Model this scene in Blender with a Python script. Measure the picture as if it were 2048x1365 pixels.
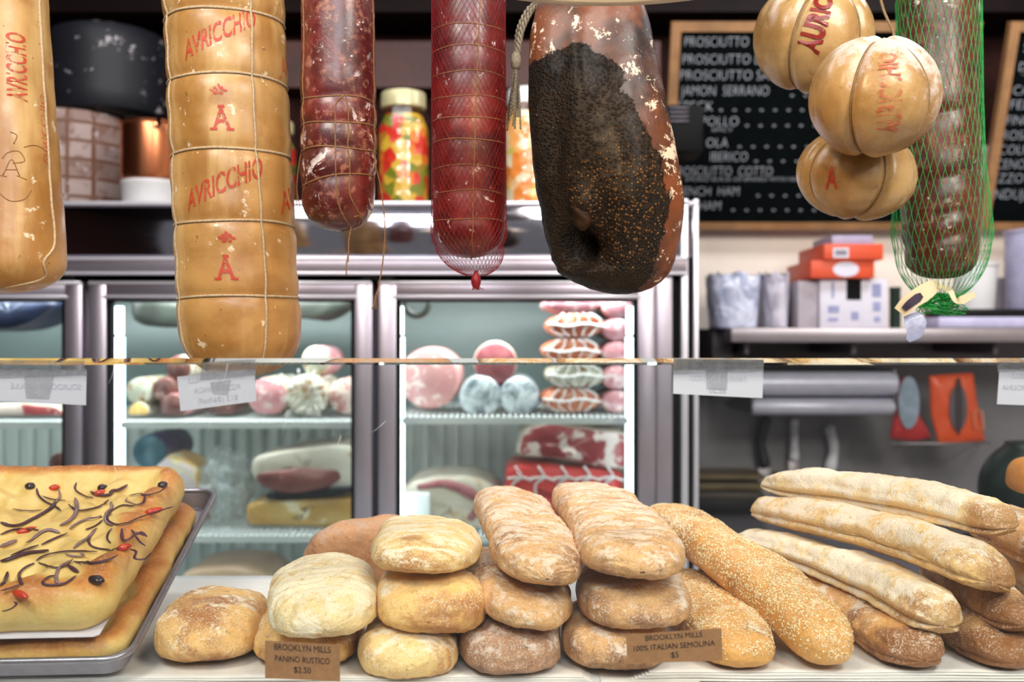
import bpy, bmesh, math, random
import numpy as np
from mathutils import Vector, noise

scene = bpy.context.scene
for o in list(bpy.data.objects):
    bpy.data.objects.remove(o)
C = scene.collection
rnd = random.Random(7)

# ------------------------------------------------------------------ camera
FPX = 2048 * 35.0 / 36.0
CAMZ = 1.40
cd = bpy.data.cameras.new('camera')
cd.lens = 35.0
cd.sensor_width = 36.0
cd.clip_start = 0.02
cam = bpy.data.objects.new('camera', cd)
C.objects.link(cam)
cam.location = (0, 0, CAMZ)
cam.rotation_euler = (math.radians(90), 0, 0)
cd.dof.use_dof = True
cd.dof.focus_distance = 1.17
cd.dof.aperture_fstop = 3.3
scene.camera = cam

# ------------------------------------------------------------------ world, lamps, exposure
world = bpy.data.worlds.new('world')
scene.world = world
world.use_nodes = True
world.node_tree.nodes['Background'].inputs[0].default_value = (0.95, 0.97, 1.0, 1)
world.node_tree.nodes['Background'].inputs[1].default_value = 0.20

def area(name, loc, target, size, power, col, sy=None):
    l = bpy.data.lights.new(name, 'AREA')
    l.energy = power
    l.color = col
    l.shape = 'RECTANGLE'
    l.size = size
    l.size_y = sy or size
    o = bpy.data.objects.new(name, l)
    C.objects.link(o)
    o.location = loc
    d = Vector(target) - Vector(loc)
    o.rotation_euler = d.to_track_quat('-Z', 'Y').to_euler()
    return o

WARM = (1.0, 0.95, 0.88)
COOL = (0.93, 0.95, 1.0)
area('customer_side_light', (-0.75, 0.15, 2.62), (-0.3, 1.25, 1.1), 0.55, 34, WARM)
area('customer_side_light', (0.85, 0.15, 2.62), (0.3, 1.25, 1.1), 0.55, 34, WARM)
area('ceiling_lamp_middle', (0.0, -0.7, 2.62), (0.0, 1.3, 1.2), 0.9, 38, COOL)
area('ceiling_lamp_aisle', (-0.35, 1.75, 2.6), (-0.35, 1.75, 0), 1.8, 13, COOL, 0.25)
area('ceiling_lamp_service', (1.15, 1.95, 2.6), (1.15, 2.7, 1.1), 0.5, 15, COOL, 0.25)

area('customer_side_light', (1.5, -1.0, 2.62), (1.3, 2.7, 1.2), 0.6, 45, WARM)  # added light, no known lamp: brightens the service wall, menu board and knives

vs = scene.view_settings
vs.view_transform = 'Standard'
vs.look = 'None'
vs.exposure = -0.13
vs.gamma = 1.0
vs.use_curve_mapping = False
try:
    scene.cycles.use_denoising = True
    scene.cycles.max_bounces = 10
    scene.cycles.transparent_max_bounces = 24
    scene.cycles.sample_clamp_indirect = 6.0
except Exception:
    pass

# ------------------------------------------------------------------ helpers
def W(px, py, Y):
    """a point of the place, from its direction and its distance"""
    return np.array([(px - 1024) / FPX * Y, Y, CAMZ + (682.5 - py) / FPX * Y])

def XZ(px, Y, z):
    return np.array([(px - 1024) / FPX * Y, Y, z])

def ray_plane(px, py, O, n):
    d = np.array([(px - 1024) / FPX, 1.0, (682.5 - py) / FPX])
    c = np.array([0, 0, CAMZ])
    t = np.dot(np.asarray(O) - c, n) / np.dot(d, n)
    return c + d * t

WL = {}

def obj(name, V, F, mat, parent=None, smooth=True, midx=None, attr=None):
    V = np.asarray(V, float)
    lo = V.min(0); hi = V.max(0)
    loc = np.array([(lo[0] + hi[0]) / 2, (lo[1] + hi[1]) / 2, lo[2]])
    me = bpy.data.meshes.new(name)
    me.from_pydata((V - loc).tolist(), [], [list(map(int, f)) for f in F])
    mats = mat if isinstance(mat, (list, tuple)) else [mat]
    for m in mats:
        me.materials.append(m)
    if midx is not None:
        me.polygons.foreach_set('material_index', np.asarray(midx, dtype=np.int32))
    if smooth:
        me.polygons.foreach_set('use_smooth', [True] * len(me.polygons))
        if smooth == 'auto':
            try:
                me.set_sharp_from_angle(angle=math.radians(38))
            except Exception:
                pass
    if attr:
        for k, a in attr.items():
            at = me.attributes.new(k, 'FLOAT', 'POINT')
            at.data.foreach_set('value', np.asarray(a, dtype=np.float32))
    me.update()
    o = bpy.data.objects.new(name, me)
    C.objects.link(o)
    if parent is not None:
        o.parent = parent
        o.location = loc - WL[parent]
    else:
        o.location = loc
    WL[o] = loc
    return o

def thing(name, loc):
    o = bpy.data.objects.new(name, None)
    C.objects.link(o)
    o.empty_display_size = 0.05
    o.location = loc
    WL[o] = np.array(loc, float)
    return o

def tag(o, label, cat, group=None, kind=None):
    o['label'] = label
    o['category'] = cat
    if group:
        o['group'] = group
    if kind:
        o['kind'] = kind
    return o

class MB:
    def __init__(self):
        self.V = []; self.F = []; self.M = []; self.n = 0
    def add(self, V, F, m=0):
        V = np.asarray(V, float)
        self.V.append(V)
        for f in F:
            self.F.append([i + self.n for i in f])
            self.M.append(m)
        self.n += len(V)
        return self
    def build(self, name, mat, parent=None, smooth=True):
        return obj(name, np.concatenate(self.V), self.F, mat, parent, smooth, self.M)

def box(lo, hi, bev=0.0, seg=2):
    bm = bmesh.new()
    bmesh.ops.create_cube(bm, size=1)
    lo = np.array(lo, float); hi = np.array(hi, float)
    for v in bm.verts:
        v.co = Vector(((lo + hi) / 2 + np.array(v.co) * (hi - lo)))
    if bev > 0:
        bmesh.ops.bevel(bm, geom=bm.edges[:], offset=bev, segments=seg, profile=0.5, affect='EDGES')
    return from_bm(bm)

def from_bm(bm):
    bm.verts.ensure_lookup_table()
    V = np.array([v.co[:] for v in bm.verts])
    F = [[v.index for v in f.verts] for f in bm.faces]
    bm.free()
    return V, F

def grid_faces(nu, nv, wrap_v=True, wrap_u=False):
    F = []
    for i in range(nu if wrap_u else nu - 1):
        for j in range(nv if wrap_v else nv - 1):
            a = i * nv + j
            b = i * nv + (j + 1) % nv
            c = ((i + 1) % nu) * nv + (j + 1) % nv
            d = ((i + 1) % nu) * nv + j
            F.append([a, b, c, d])
    return F

def lathe(prof, center, n=48, axis='z'):
    """prof: list of (r, h) from one end to the other, closed by caps"""
    P = np.array(prof, float)
    ang = np.linspace(0, 2 * math.pi, n, endpoint=False)
    r = P[:, 0][:, None]; h = P[:, 1][:, None] + 0 * ang[None]
    x = r * np.cos(ang)[None]; y = r * np.sin(ang)[None]
    V = np.stack([x, y, h], -1).reshape(-1, 3)
    F = grid_faces(len(P), n)
    F.append(list(range(n))[::-1])
    F.append([(len(P) - 1) * n + j for j in range(n)])
    if axis == 'y':
        V = V[:, [0, 2, 1]]
    elif axis == 'x':
        V = V[:, [2, 0, 1]]
    return V + np.asarray(center, float), F

def tube(P, r, n=6, closed=False, flat=None):
    P = np.asarray(P, float)
    m = len(P)
    r = np.broadcast_to(np.asarray(r, float), (m,))
    if closed:
        T = np.roll(P, -1, 0) - np.roll(P, 1, 0)
    else:
        T = np.gradient(P, axis=0)
    T /= np.maximum(np.linalg.norm(T, axis=1), 1e-9)[:, None]
    up = np.array([0, 0, 1.0])
    if abs(T[0] @ up) > 0.9:
        up = np.array([1.0, 0, 0])
    N = []
    nn = np.cross(T[0], up); nn /= np.linalg.norm(nn)
    for i in range(m):
        nn = nn - T[i] * (nn @ T[i]); nn /= max(np.linalg.norm(nn), 1e-9)
        N.append(nn)
    N = np.array(N); B = np.cross(T, N)
    if flat is not None:
        # a strip lying on a surface with normals flat
        Nf = np.asarray(flat, float)
        N = np.cross(T, Nf); N /= np.maximum(np.linalg.norm(N, axis=1), 1e-9)[:, None]
        B = np.cross(T, N) * 0.45
    a = np.linspace(0, 2 * math.pi, n, endpoint=False)
    V = P[:, None] + r[:, None, None] * (np.cos(a)[None, :, None] * N[:, None] + np.sin(a)[None, :, None] * B[:, None])
    V = V.reshape(-1, 3)
    F = grid_faces(m, n, True, closed)
    if not closed:
        F.append(list(range(n))[::-1])
        F.append([(m - 1) * n + j for j in range(n)])
    return V, F

def smooth_path(P, k=8):
    """Catmull-Rom through the points"""
    P = np.asarray(P, float)
    Q = np.concatenate([[2 * P[0] - P[1]], P, [2 * P[-1] - P[-2]]])
    out = []
    for i in range(1, len(Q) - 2):
        p0, p1, p2, p3 = Q[i - 1], Q[i], Q[i + 1], Q[i + 2]
        for s in np.linspace(0, 1, k, endpoint=False):
            out.append(0.5 * (2 * p1 + (p2 - p0) * s + (2 * p0 - 5 * p1 + 4 * p2 - p3) * s ** 2 + (3 * p1 - p0 - 3 * p2 + p3) * s ** 3))
    out.append(P[-1])
    return np.array(out)

def nz(V, f, seed=0.0, oct=1):
    out = np.empty(len(V))
    if oct == 1:
        for i, p in enumerate(V):
            out[i] = noise.noise(Vector((p[0] * f + seed, p[1] * f - seed * 1.7, p[2] * f + seed * .6)))
    else:
        for i, p in enumerate(V):
            out[i] = noise.fractal(Vector((p[0] * f + seed, p[1] * f - seed * 1.7, p[2] * f + seed * .6)), 1.0, 2.0, oct)
    return out

def vnormals(V, F):
    V = np.asarray(V)
    N = np.zeros_like(V)
    for f in F:
        if len(f) > 4:
            continue
        n = np.cross(V[f[1]] - V[f[0]], V[f[2]] - V[f[0]])
        for i in f:
            N[i] += n
    return N / np.maximum(np.linalg.norm(N, axis=1), 1e-12)[:, None]

def gsmooth(a, s):
    k = int(s * 3) + 1
    w = np.exp(-0.5 * (np.arange(-k, k + 1) / s) ** 2); w /= w.sum()
    return np.convolve(np.pad(a, k, mode='edge'), w, mode='valid')

_fontcache = {}
def text_geo(s, cols=None, space=1.0, fat=0.0):
    """flat lettering in its own plane: verts (u, v), faces; cap height 1"""
    cu = bpy.data.curves.new('t', 'FONT')
    cu.body = s
    cu.size = 1.0
    cu.resolution_u = 3
    cu.space_character = space
    cu.offset = fat
    ob = bpy.data.objects.new('t', cu)
    C.objects.link(ob)
    dg = bpy.context.evaluated_depsgraph_get()
    me = bpy.data.meshes.new_from_object(ob.evaluated_get(dg))
    bm = bmesh.new(); bm.from_mesh(me)
    bpy.data.objects.remove(ob); bpy.data.curves.remove(cu); bpy.data.meshes.remove(me)
    bmesh.ops.triangulate(bm, faces=bm.faces[:])
    if cols:
        xs = [v.co.x for v in bm.verts]
        a, b = min(xs), max(xs)
        for i in range(1, cols):
            x = a + (b - a) * i / cols
            bmesh.ops.bisect_plane(bm, geom=bm.verts[:] + bm.edges[:] + bm.faces[:], plane_co=(x, 0, 0), plane_no=(1, 0, 0))
    V, F = from_bm(bm)
    V[:, 0] -= V[:, 0].min()
    V = V[:, :2] / 0.69
    return V, F

def lettering(name, lines, mat, parent, O, ux, uy, nrm, cols=None, fat=0.0):
    """lines: (text, u, v, width or None, cap height, align)"""
    mb = MB()
    for (s, u, v, w, h, al) in lines:
        V, F = text_geo(s, fat=fat)
        V = V * h
        wd = V[:, 0].max()
        if w:
            V[:, 0] *= w / wd
            wd = w
        if al == 'C':
            V[:, 0] -= wd / 2
        P = np.asarray(O)[None] + (V[:, 0:1] + u) * np.asarray(ux)[None] + (V[:, 1:2] + v) * np.asarray(uy)[None] + 0.0004 * np.asarray(nrm)[None]
        mb.add(P, F)
    return mb.build(name, mat, parent, smooth=False)

# ------------------------------------------------------------------ materials
class NT:
    def __init__(self, name):
        self.m = bpy.data.materials.new(name)
        self.m.use_nodes = True
        self.t = self.m.node_tree
        self.b = self.t.nodes['Principled BSDF']
        self.out = self.t.nodes['Material Output']
        self._co = None
    def node(self, typ, **kw):
        n = self.t.nodes.new(typ)
        for k, v in kw.items():
            setattr(n, k, v)
        return n
    def link(self, a, b):
        self.t.links.new(a, b)
    def put(self, sock, v):
        if hasattr(v, 'is_output'):
            self.link(v, sock)
        else:
            sock.default_value = v
    def set(self, **kw):
        names = {'color': 'Base Color', 'rough': 'Roughness', 'metal': 'Metallic', 'coat': 'Coat Weight',
                 'coatr': 'Coat Roughness', 'sss': 'Subsurface Weight', 'spec': 'Specular IOR Level', 'normal': 'Normal',
                 'alpha': 'Alpha', 'trans': 'Transmission Weight', 'em': 'Emission Color', 'ems': 'Emission Strength', 'sheen': 'Sheen Weight'}
        for k, v in kw.items():
            if k == 'color' and not hasattr(v, 'is_output'):
                v = (*v, 1) if len(v) == 3 else v
            if k == 'em' and not hasattr(v, 'is_output'):
                v = (*v, 1)
            self.put(self.b.inputs[names[k]], v)
        return self
    def co(self):
        if self._co is None:
            tc = self.node('ShaderNodeTexCoord')
            oi = self.node('ShaderNodeObjectInfo')
            sc = self.node('ShaderNodeVectorMath', operation='SCALE')
            sc.inputs[0].default_value = (17.3, 31.1, 23.7)
            self.link(oi.outputs['Random'], sc.inputs['Scale'])
            ad = self.node('ShaderNodeVectorMath', operation='ADD')
            self.link(tc.outputs['Object'], ad.inputs[0])
            self.link(sc.outputs[0], ad.inputs[1])
            self._co = ad.outputs[0]
            self.raw = tc.outputs['Object']
        return self._co
    def scaled(self, s):
        m = self.node('ShaderNodeVectorMath', operation='MULTIPLY')
        self.link(self.co(), m.inputs[0])
        m.inputs[1].default_value = s
        return m.outputs[0]
    def noise(self, scale, detail=4, rough=0.55, dist=0.0, vec=None):
        n = self.node('ShaderNodeTexNoise')
        self.link(vec or self.co(), n.inputs['Vector'])
        n.inputs['Scale'].default_value = scale
        n.inputs['Detail'].default_value = detail
        n.inputs['Roughness'].default_value = rough
        n.inputs['Distortion'].default_value = dist
        return n.outputs[0]
    def voronoi(self, scale, feature='F1', out='Distance', vec=None, rnd=1.0):
        n = self.node('ShaderNodeTexVoronoi', feature=feature)
        self.link(vec or self.co(), n.inputs['Vector'])
        n.inputs['Scale'].default_value = scale
        n.inputs['Randomness'].default_value = rnd
        return n.outputs[out]
    def wave(self, scale, dist=0, direction='X', vec=None, detail=2):
        n = self.node('ShaderNodeTexWave', bands_direction=direction)
        self.link(vec or self.co(), n.inputs['Vector'])
        n.inputs['Scale'].default_value = scale
        n.inputs['Distortion'].default_value = dist
        n.inputs['Detail'].default_value = detail
        return n.outputs[1]
    def rng(self, v, a, b, lo=0.0, hi=1.0, smooth=True):
        n = self.node('ShaderNodeMapRange')
        if smooth:
            n.interpolation_type = 'SMOOTHSTEP'
        self.put(n.inputs['Value'], v)
        n.inputs['From Min'].default_value = a
        n.inputs['From Max'].default_value = b
        n.inputs['To Min'].default_value = lo
        n.inputs['To Max'].default_value = hi
        return n.outputs[0]
    def math(self, op, a, b=0.0):
        n = self.node('ShaderNodeMath', operation=op)
        self.put(n.inputs[0], a); self.put(n.inputs[1], b)
        return n.outputs[0]
    def mix(self, f, a, b):
        n = self.node('ShaderNodeMix', data_type='RGBA')
        self.put(n.inputs[0], f)
        self.put(n.inputs[6], (*a, 1) if isinstance(a, tuple) and len(a) == 3 else a)
        self.put(n.inputs[7], (*b, 1) if isinstance(b, tuple) and len(b) == 3 else b)
        return n.outputs[2]
    def attr(self, name):
        n = self.node('ShaderNodeAttribute')
        n.attribute_name = name
        return n.outputs['Fac']
    def sep(self, vec, i):
        n = self.node('ShaderNodeSeparateXYZ')
        self.link(vec, n.inputs[0])
        return n.outputs[i]
    def bump(self, h, strength=0.3, dist=0.002):
        n = self.node('ShaderNodeBump')
        n.inputs['Strength'].default_value = strength
        n.inputs['Distance'].default_value = dist
        self.put(n.inputs['Height'], h)
        self.link(n.outputs[0], self.b.inputs['Normal'])
        return self
    def surf(self, sh):
        self.link(sh, self.out.inputs['Surface'])

def lin(r, g, b):
    """8-bit sRGB to linear"""
    f = lambda c: (c / 255 / 12.92) if c / 255 <= 0.04045 else ((c / 255 + 0.055) / 1.055) ** 2.4
    return (f(r), f(g), f(b))

def plain(name, rgb, rough=0.5, metal=0.0, var=0.15, scale=30, bump=0.0, bscale=120, **kw):
    m = NT(name)
    c = lin(*rgb)
    d = tuple(x * (1 - var) for x in c)
    n = m.noise(scale, 5, 0.6)
    m.set(color=m.mix(m.rng(n, 0.35, 0.65), d, c), rough=rough, metal=metal, **kw)
    if bump:
        m.bump(m.noise(bscale, 4), bump, 0.001)
    return m.m

def bread_mat(name, gold, brown, flour_amt=0.3, brown_amt=0.4, flour=(240, 226, 206), fs=26, streak=False):
    m = NT(name)
    n1 = m.noise(13, 5, 0.6, 0.4)
    n2 = m.noise(42, 6, 0.65)
    n3 = m.noise(520, 2, 0.7)
    n4 = m.noise(190, 4, 0.65)
    g = lin(*gold); br = tuple(x * 0.8 for x in lin(*brown)); fl = lin(*flour)
    pale = tuple(min(1, x * 1.25) for x in g)
    tip = m.attr('tip')
    base = m.mix(m.rng(n2, 0.3, 0.7), g, pale)
    t = 0.66 - 0.3 * brown_amt
    mask = m.math('ADD', m.math('MULTIPLY', n1, 0.8), m.math('ADD', m.math('MULTIPLY', n2, 0.2), m.math('MULTIPLY', tip, 0.28)))
    base = m.mix(m.rng(mask, t, t + 0.16, 0, 0.9), base, br)
    base = m.mix(m.rng(m.noise(90, 5, 0.7), 0.56, 0.70, 0, 0.45), base, tuple(x * 0.7 for x in br))
    vec = m.scaled((1, 1, 1))
    if streak:
        vec = m.scaled((1.0, 3.2, 1.6))
    f1 = m.noise(fs, 8, 0.72, 0.3, vec=vec)
    geo = m.node('ShaderNodeNewGeometry')
    nzz = m.sep(geo.outputs['Normal'], 2)
    up = m.rng(nzz, -0.5, 0.9, -0.07, 0.06)
    fm = m.math('ADD', m.math('ADD', f1, up), m.math('ADD', m.math('MULTIPLY', tip, -0.13), m.math('MULTIPLY', m.math('ADD', n4, -0.5), 0.22)))
    tf = 0.66 - 0.32 * flour_amt
    fmask = m.rng(fm, tf + 0.015, tf + 0.10, 0, 0.88)
    sp = m.rng(n3, 0.50, 0.64, 0, 0.75)
    sp = m.math('MULTIPLY', sp, m.rng(fm, tf - 0.20, tf + 0.03))
    fmask = m.math('MAXIMUM', fmask, sp)
    col = m.mix(fmask, base, fl)
    col = m.mix(m.rng(n4, 0.42, 0.30, 0, 0.35), col, tuple(x * 0.8 for x in br))
    m.set(color=col, rough=m.rng(fmask, 0, 1, 0.5, 0.9), spec=0.35)
    try:
        m.b.inputs['Subsurface Weight'].default_value = 0.06
        m.b.inputs['Subsurface Radius'].default_value = (0.006, 0.003, 0.0015)
    except Exception:
        pass
    h = m.math('ADD', m.math('MULTIPLY', n3, 0.35), m.math('ADD', m.math('MULTIPLY', f1, 0.6), m.noise(130, 5, 0.6)))
    m.bump(h, 0.75, 0.0028)
    return m.m

def thin_glass(name, tint=(0.96, 0.985, 0.975), rough=0.0, gloss=1.0):
    m = NT(name)
    tr = m.node('ShaderNodeBsdfTransparent'); tr.inputs[0].default_value = (*tint, 1)
    gl = m.node('ShaderNodeBsdfGlossy'); gl.inputs['Roughness'].default_value = rough
    gl.inputs['Color'].default_value = (gloss, gloss, gloss, 1)
    fr = m.node('ShaderNodeFresnel')
    ge = m.node('ShaderNodeNewGeometry')
    m.link(m.rng(ge.outputs['Backfacing'], 0, 1, 1.45, 1 / 1.45, False), fr.inputs[0])
    mx = m.node('ShaderNodeMixShader')
    m.link(fr.outputs[0], mx.inputs[0]); m.link(tr.outputs[0], mx.inputs[1]); m.link(gl.outputs[0], mx.inputs[2])
    m.surf(mx.outputs[0])
    return m.m

def film(name, col, opacity, rough=0.15):
    """translucent plastic or paper"""
    m = NT(name)
    n = m.noise(60, 4, 0.6)
    m.set(color=lin(*col), rough=rough, alpha=m.rng(n, 0.3, 0.7, opacity * 0.7, min(1, opacity * 1.3)))
    m.bump(m.noise(45, 3), 0.5, 0.004)
    return m.m

def emit(name, rgb, s):
    m = NT(name)
    e = m.node('ShaderNodeEmission')
    e.inputs[0].default_value = (*lin(*rgb), 1)
    e.inputs[1].default_value = s
    m.surf(e.outputs[0])
    return m.m

def steel(name, rgb=(190, 186, 192), rough=0.28, brush=(1, 60, 60)):
    m = NT(name)
    n = m.noise(6, 3, 0.5, vec=m.scaled(brush))
    m.set(color=lin(*rgb), metal=1.0, rough=m.rng(n, 0.3, 0.7, rough * 0.8, rough * 1.3))
    return m.m

M = {}
M['white_paint'] = plain('white_paint', (225, 224, 224), 0.5, var=0.06)
M['deck'] = plain('deck_white', (222, 220, 220), 0.35, var=0.05)
M['paper'] = plain('wrapping_paper', (226, 219, 214), 0.75, var=0.06, scale=40, bump=0.15)
M['floor'] = plain('floor_tile', (70, 60, 55), 0.5)
M['dark_wood'] = plain('dark_wood', (26, 9, 8), 0.6, var=0.5, scale=9, spec=0.15)
M['black'] = plain('black_plastic', (9, 9, 11), 0.45, spec=0.25)
M['blackgap'] = plain('black_rubber', (9, 9, 10), 0.6, spec=0.12)
M['steel'] = plain('brushed_steel', (160, 152, 156), 0.35, 0.7, var=0.06)
M['steel_dark'] = plain('dull_steel', (112, 106, 112), 0.4, 0.5, var=0.06)
M['alu'] = plain('anodised_aluminium', (192, 182, 194), 0.32, 0.85, var=0.04)
M['alu_bright'] = plain('polished_aluminium', (236, 232, 242), 0.3, 0.5, var=0.02)
M['alu_dark'] = plain('dark_aluminium', (88, 84, 92), 0.35, 0.6, var=0.05)
M['mirror'] = steel('mirror_steel', (200, 196, 206), 0.07)
M['wood'] = plain('oak_frame', (150, 108, 68), 0.5, var=0.3, scale=14)
M['felt'] = plain('black_felt', (6, 10, 11), 0.95, var=0.3, spec=0.05)
M['letter'] = plain('white_letter', (168, 172, 180), 0.5, var=0.02)
M['cream_wall'] = plain('cream_wall', (232, 218, 204), 0.6, var=0.06, scale=4)
M['grey_shade_wall'] = plain('grey_backsplash_with_shade', (132, 128, 132), 0.45, var=0.12, scale=5)  # shade under the shelf is mixed into this grey
M['brown_wall'] = plain('brown_wall', (50, 26, 22), 0.8, var=0.5, scale=12, spec=0.1)
M['glass'] = thin_glass('clear_glass')
M['door_glass'] = thin_glass('fridge_door_glass', (0.93, 0.965, 0.955), 0.0, 0.55)
M['pure_trans'] = None
t = NT('glass_joint'); tr = t.node('ShaderNodeBsdfTransparent'); t.surf(tr.outputs[0]); M['pure_trans'] = t.m
t = NT('bevel_glass'); g_ = t.node('ShaderNodeBsdfGlass'); g_.inputs['IOR'].default_value = 1.5; g_.inputs['Color'].default_value = (0.95, 0.98, 0.96, 1); t.surf(g_.outputs[0]); M['bevel_glass'] = t.m
M['liner'] = plain('fridge_liner', (204, 210, 206), 0.4, var=0.05, scale=5)
M['shelf_white'] = plain('white_wire', (240, 243, 243), 0.35, var=0.03)
M['tube'] = emit('fridge_light', (232, 246, 255), 8.0)
M['kraft'] = plain('kraft_card', (164, 116, 76), 0.8, var=0.14, scale=180)
M['ink'] = plain('black_ink', (32, 24, 22), 0.7)
M['card_white'] = plain('white_card', (206, 200, 210), 0.6, var=0.02)
M['ink_faint'] = plain('faint_ink', (186, 180, 194), 0.7, var=0.02)
M['tape'] = film('clear_tape', (190, 184, 192), 0.35, 0.3)
M['cord'] = plain('string_cord', (196, 172, 138), 0.8, var=0.3, scale=300, bump=0.5, bscale=900)
M['twine'] = plain('brown_twine', (150, 106, 66), 0.8, var=0.3, scale=300, bump=0.4, bscale=900)
M['hemp'] = plain('hemp_rope', (148, 134, 112), 0.9, var=0.4, scale=400, bump=0.6, bscale=900)

# ================================================================== the room
def struct(name, lo, hi, mat, bev=0):
    V, F = box(lo, hi, bev)
    o = obj(name, V, F, mat, smooth=False)
    o['kind'] = 'structure'
    return o

struct('floor', (-2.4, -1.6, -0.05), (2.4, 3.3, 0), M['floor'])
struct('ceiling', (-2.4, -1.6, 2.72), (2.4, 3.3, 2.80), M['dark_wood'])
struct('wall_back', (-2.4, 3.12, 0), (2.4, 3.3, 2.72), M['brown_wall'])
struct('wall_left', (-2.5, -1.6, 0), (-2.4, 3.3, 2.72), M['brown_wall'])
struct('wall_right', (2.4, -1.6, 0), (2.5, 3.3, 2.72), M['cream_wall'])
struct('wall_service', (0.50, 2.80, 1.4345), (2.4, 3.12, 1.95), M['cream_wall'])
struct('wall_splash', (0.50, 2.872, 0), (2.4, 3.12, 1.434), M['grey_shade_wall'])
struct('trim_1', (-2.4, 3.02, 2.17), (0.45, 3.12, 2.31), plain('beam_wood', (84, 38, 30), 0.5, var=0.4, scale=8))
struct('trim_2', (-2.4, 2.90, 2.36), (2.4, 3.12, 2.72), M['dark_wood'])

# ================================================================== display case with its glass
DECK = 1.035
case = thing('display_case', (0, 1.25, 0))
tag(case, 'white bakery counter case with a glass front holding all the bread', 'counter')
V, F = box((-1.25, 0.97, 0), (1.25, 1.54, DECK - 0.03), 0.004); obj('cabinet', V, F, M['white_paint'], case, 'auto')
V, F = box((-1.27, 0.965, DECK - 0.03), (1.27, 1.55, DECK), 0.004); obj('deck', V, F, M['deck'], case, 'auto')
G0, G1 = 0.980, 0.988
zb, zt = 1.3766, 1.3829
V, F = box((-1.25, G0, DECK), (1.25, G1, zb)); gp = obj('glass_front', V, F, M['glass'], case, smooth=False)
V = [(x, y, z) for x in (-1.25, 1.25) for (y, z) in ((G0, zb), (G1, zb), (G1, zt))]
F = [(0, 3, 5, 2), (0, 1, 4, 3), (1, 2, 5, 4), (0, 2, 1), (3, 4, 5)]
# bevelled top edge: front chamfer and back face refract, the joint to the pane below is open
obj('polished_edge', V, F, [M['bevel_glass'], M['pure_trans']], gp, smooth=False, midx=[0, 1, 0, 0, 0])

# scratches on the front of the glass
scr = plain('scratch_white', (226, 228, 230), .5)
for (a_, b_) in (((455, 728), (447, 762)), ((229, 736), (217, 768)), ((414, 868), (421, 836)), ((562, 874), (572, 836)), ((744, 866), (772, 842)), ((1204, 850), (1232, 834)), ((666, 908), (682, 872)), ((1945, 1010), (1968, 1002)), ((1032, 945), (1040, 952)), ((228, 932), (236, 962))):
    V, F = tube([W(*a_, G0 - .0002), (W(*a_, G0 - .0002) + W(*b_, G0 - .0002)) / 2 + np.array([.0006, 0, 0]), W(*b_, G0 - .0002)], .00016, 4)
    obj('scratch', V, F, scr, gp)

# wrapping paper under the bread
def paper(x0, x1, y0, y1, z, seed, name='paper_sheet'):
    nu, nv = 90, 30
    us = np.linspace(x0, x1, nu); vs_ = np.linspace(y0, y1, nv)
    U, Vv = np.meshgrid(us, vs_, indexing='ij')
    P = np.stack([U, Vv, np.full_like(U, z)], -1).reshape(-1, 3)
    front = np.clip(1 - (P[:, 1] - y0) / 0.05, 0, 1)
    wob = nz(P, 9, seed)
    P[:, 1] += front * wob * 0.003
    P[:, 2] += front ** 2 * (0.0006 + 0.0011 * (nz(P * [1, 0, 0], 14, 3 if x0 < 0 else 5) + .6))
    n = len(P)
    Q = P.copy(); Q[:, 2] -= 0.0005
    F = grid_faces(nu, nv, False)
    F2 = [[i + n for i in f][::-1] for f in F]
    edge = []
    for i in range(nu - 1):
        a, b = i * nv, (i + 1) * nv
        edge.append([a, a + n, b + n, b][::-1])
    return obj(name, np.concatenate([P, Q]), F + F2 + edge, M['paper'])
for k in range(4):
    tag(paper(-0.60, 0.0855 - 0.003 * k, 1.056 + 0.0022 * k + 0.002 * (k % 2), 1.512, DECK + 0.0009 + 0.0009 * k, 3 + k), 'thin white wrapping paper sheet of the stack under the ciabattas', 'paper', 'wrapping paper under the ciabattas')
for k in range(6):
    tag(paper(0.128 + 0.004 * k, 0.95, 1.062 + 0.0022 * k + 0.003 * (k % 2), 1.50, DECK + 0.0009 + 0.0009 * k, 13 + k), 'thin white wrapping paper sheet of the stack under the baguettes', 'paper', 'wrapping paper under the baguettes')
tag(paper(0.095, 0.20, 1.056, 1.48, DECK + 0.0006, 33), 'loose grey-white paper sheet in the gap between both paper stacks', 'paper')

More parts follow.
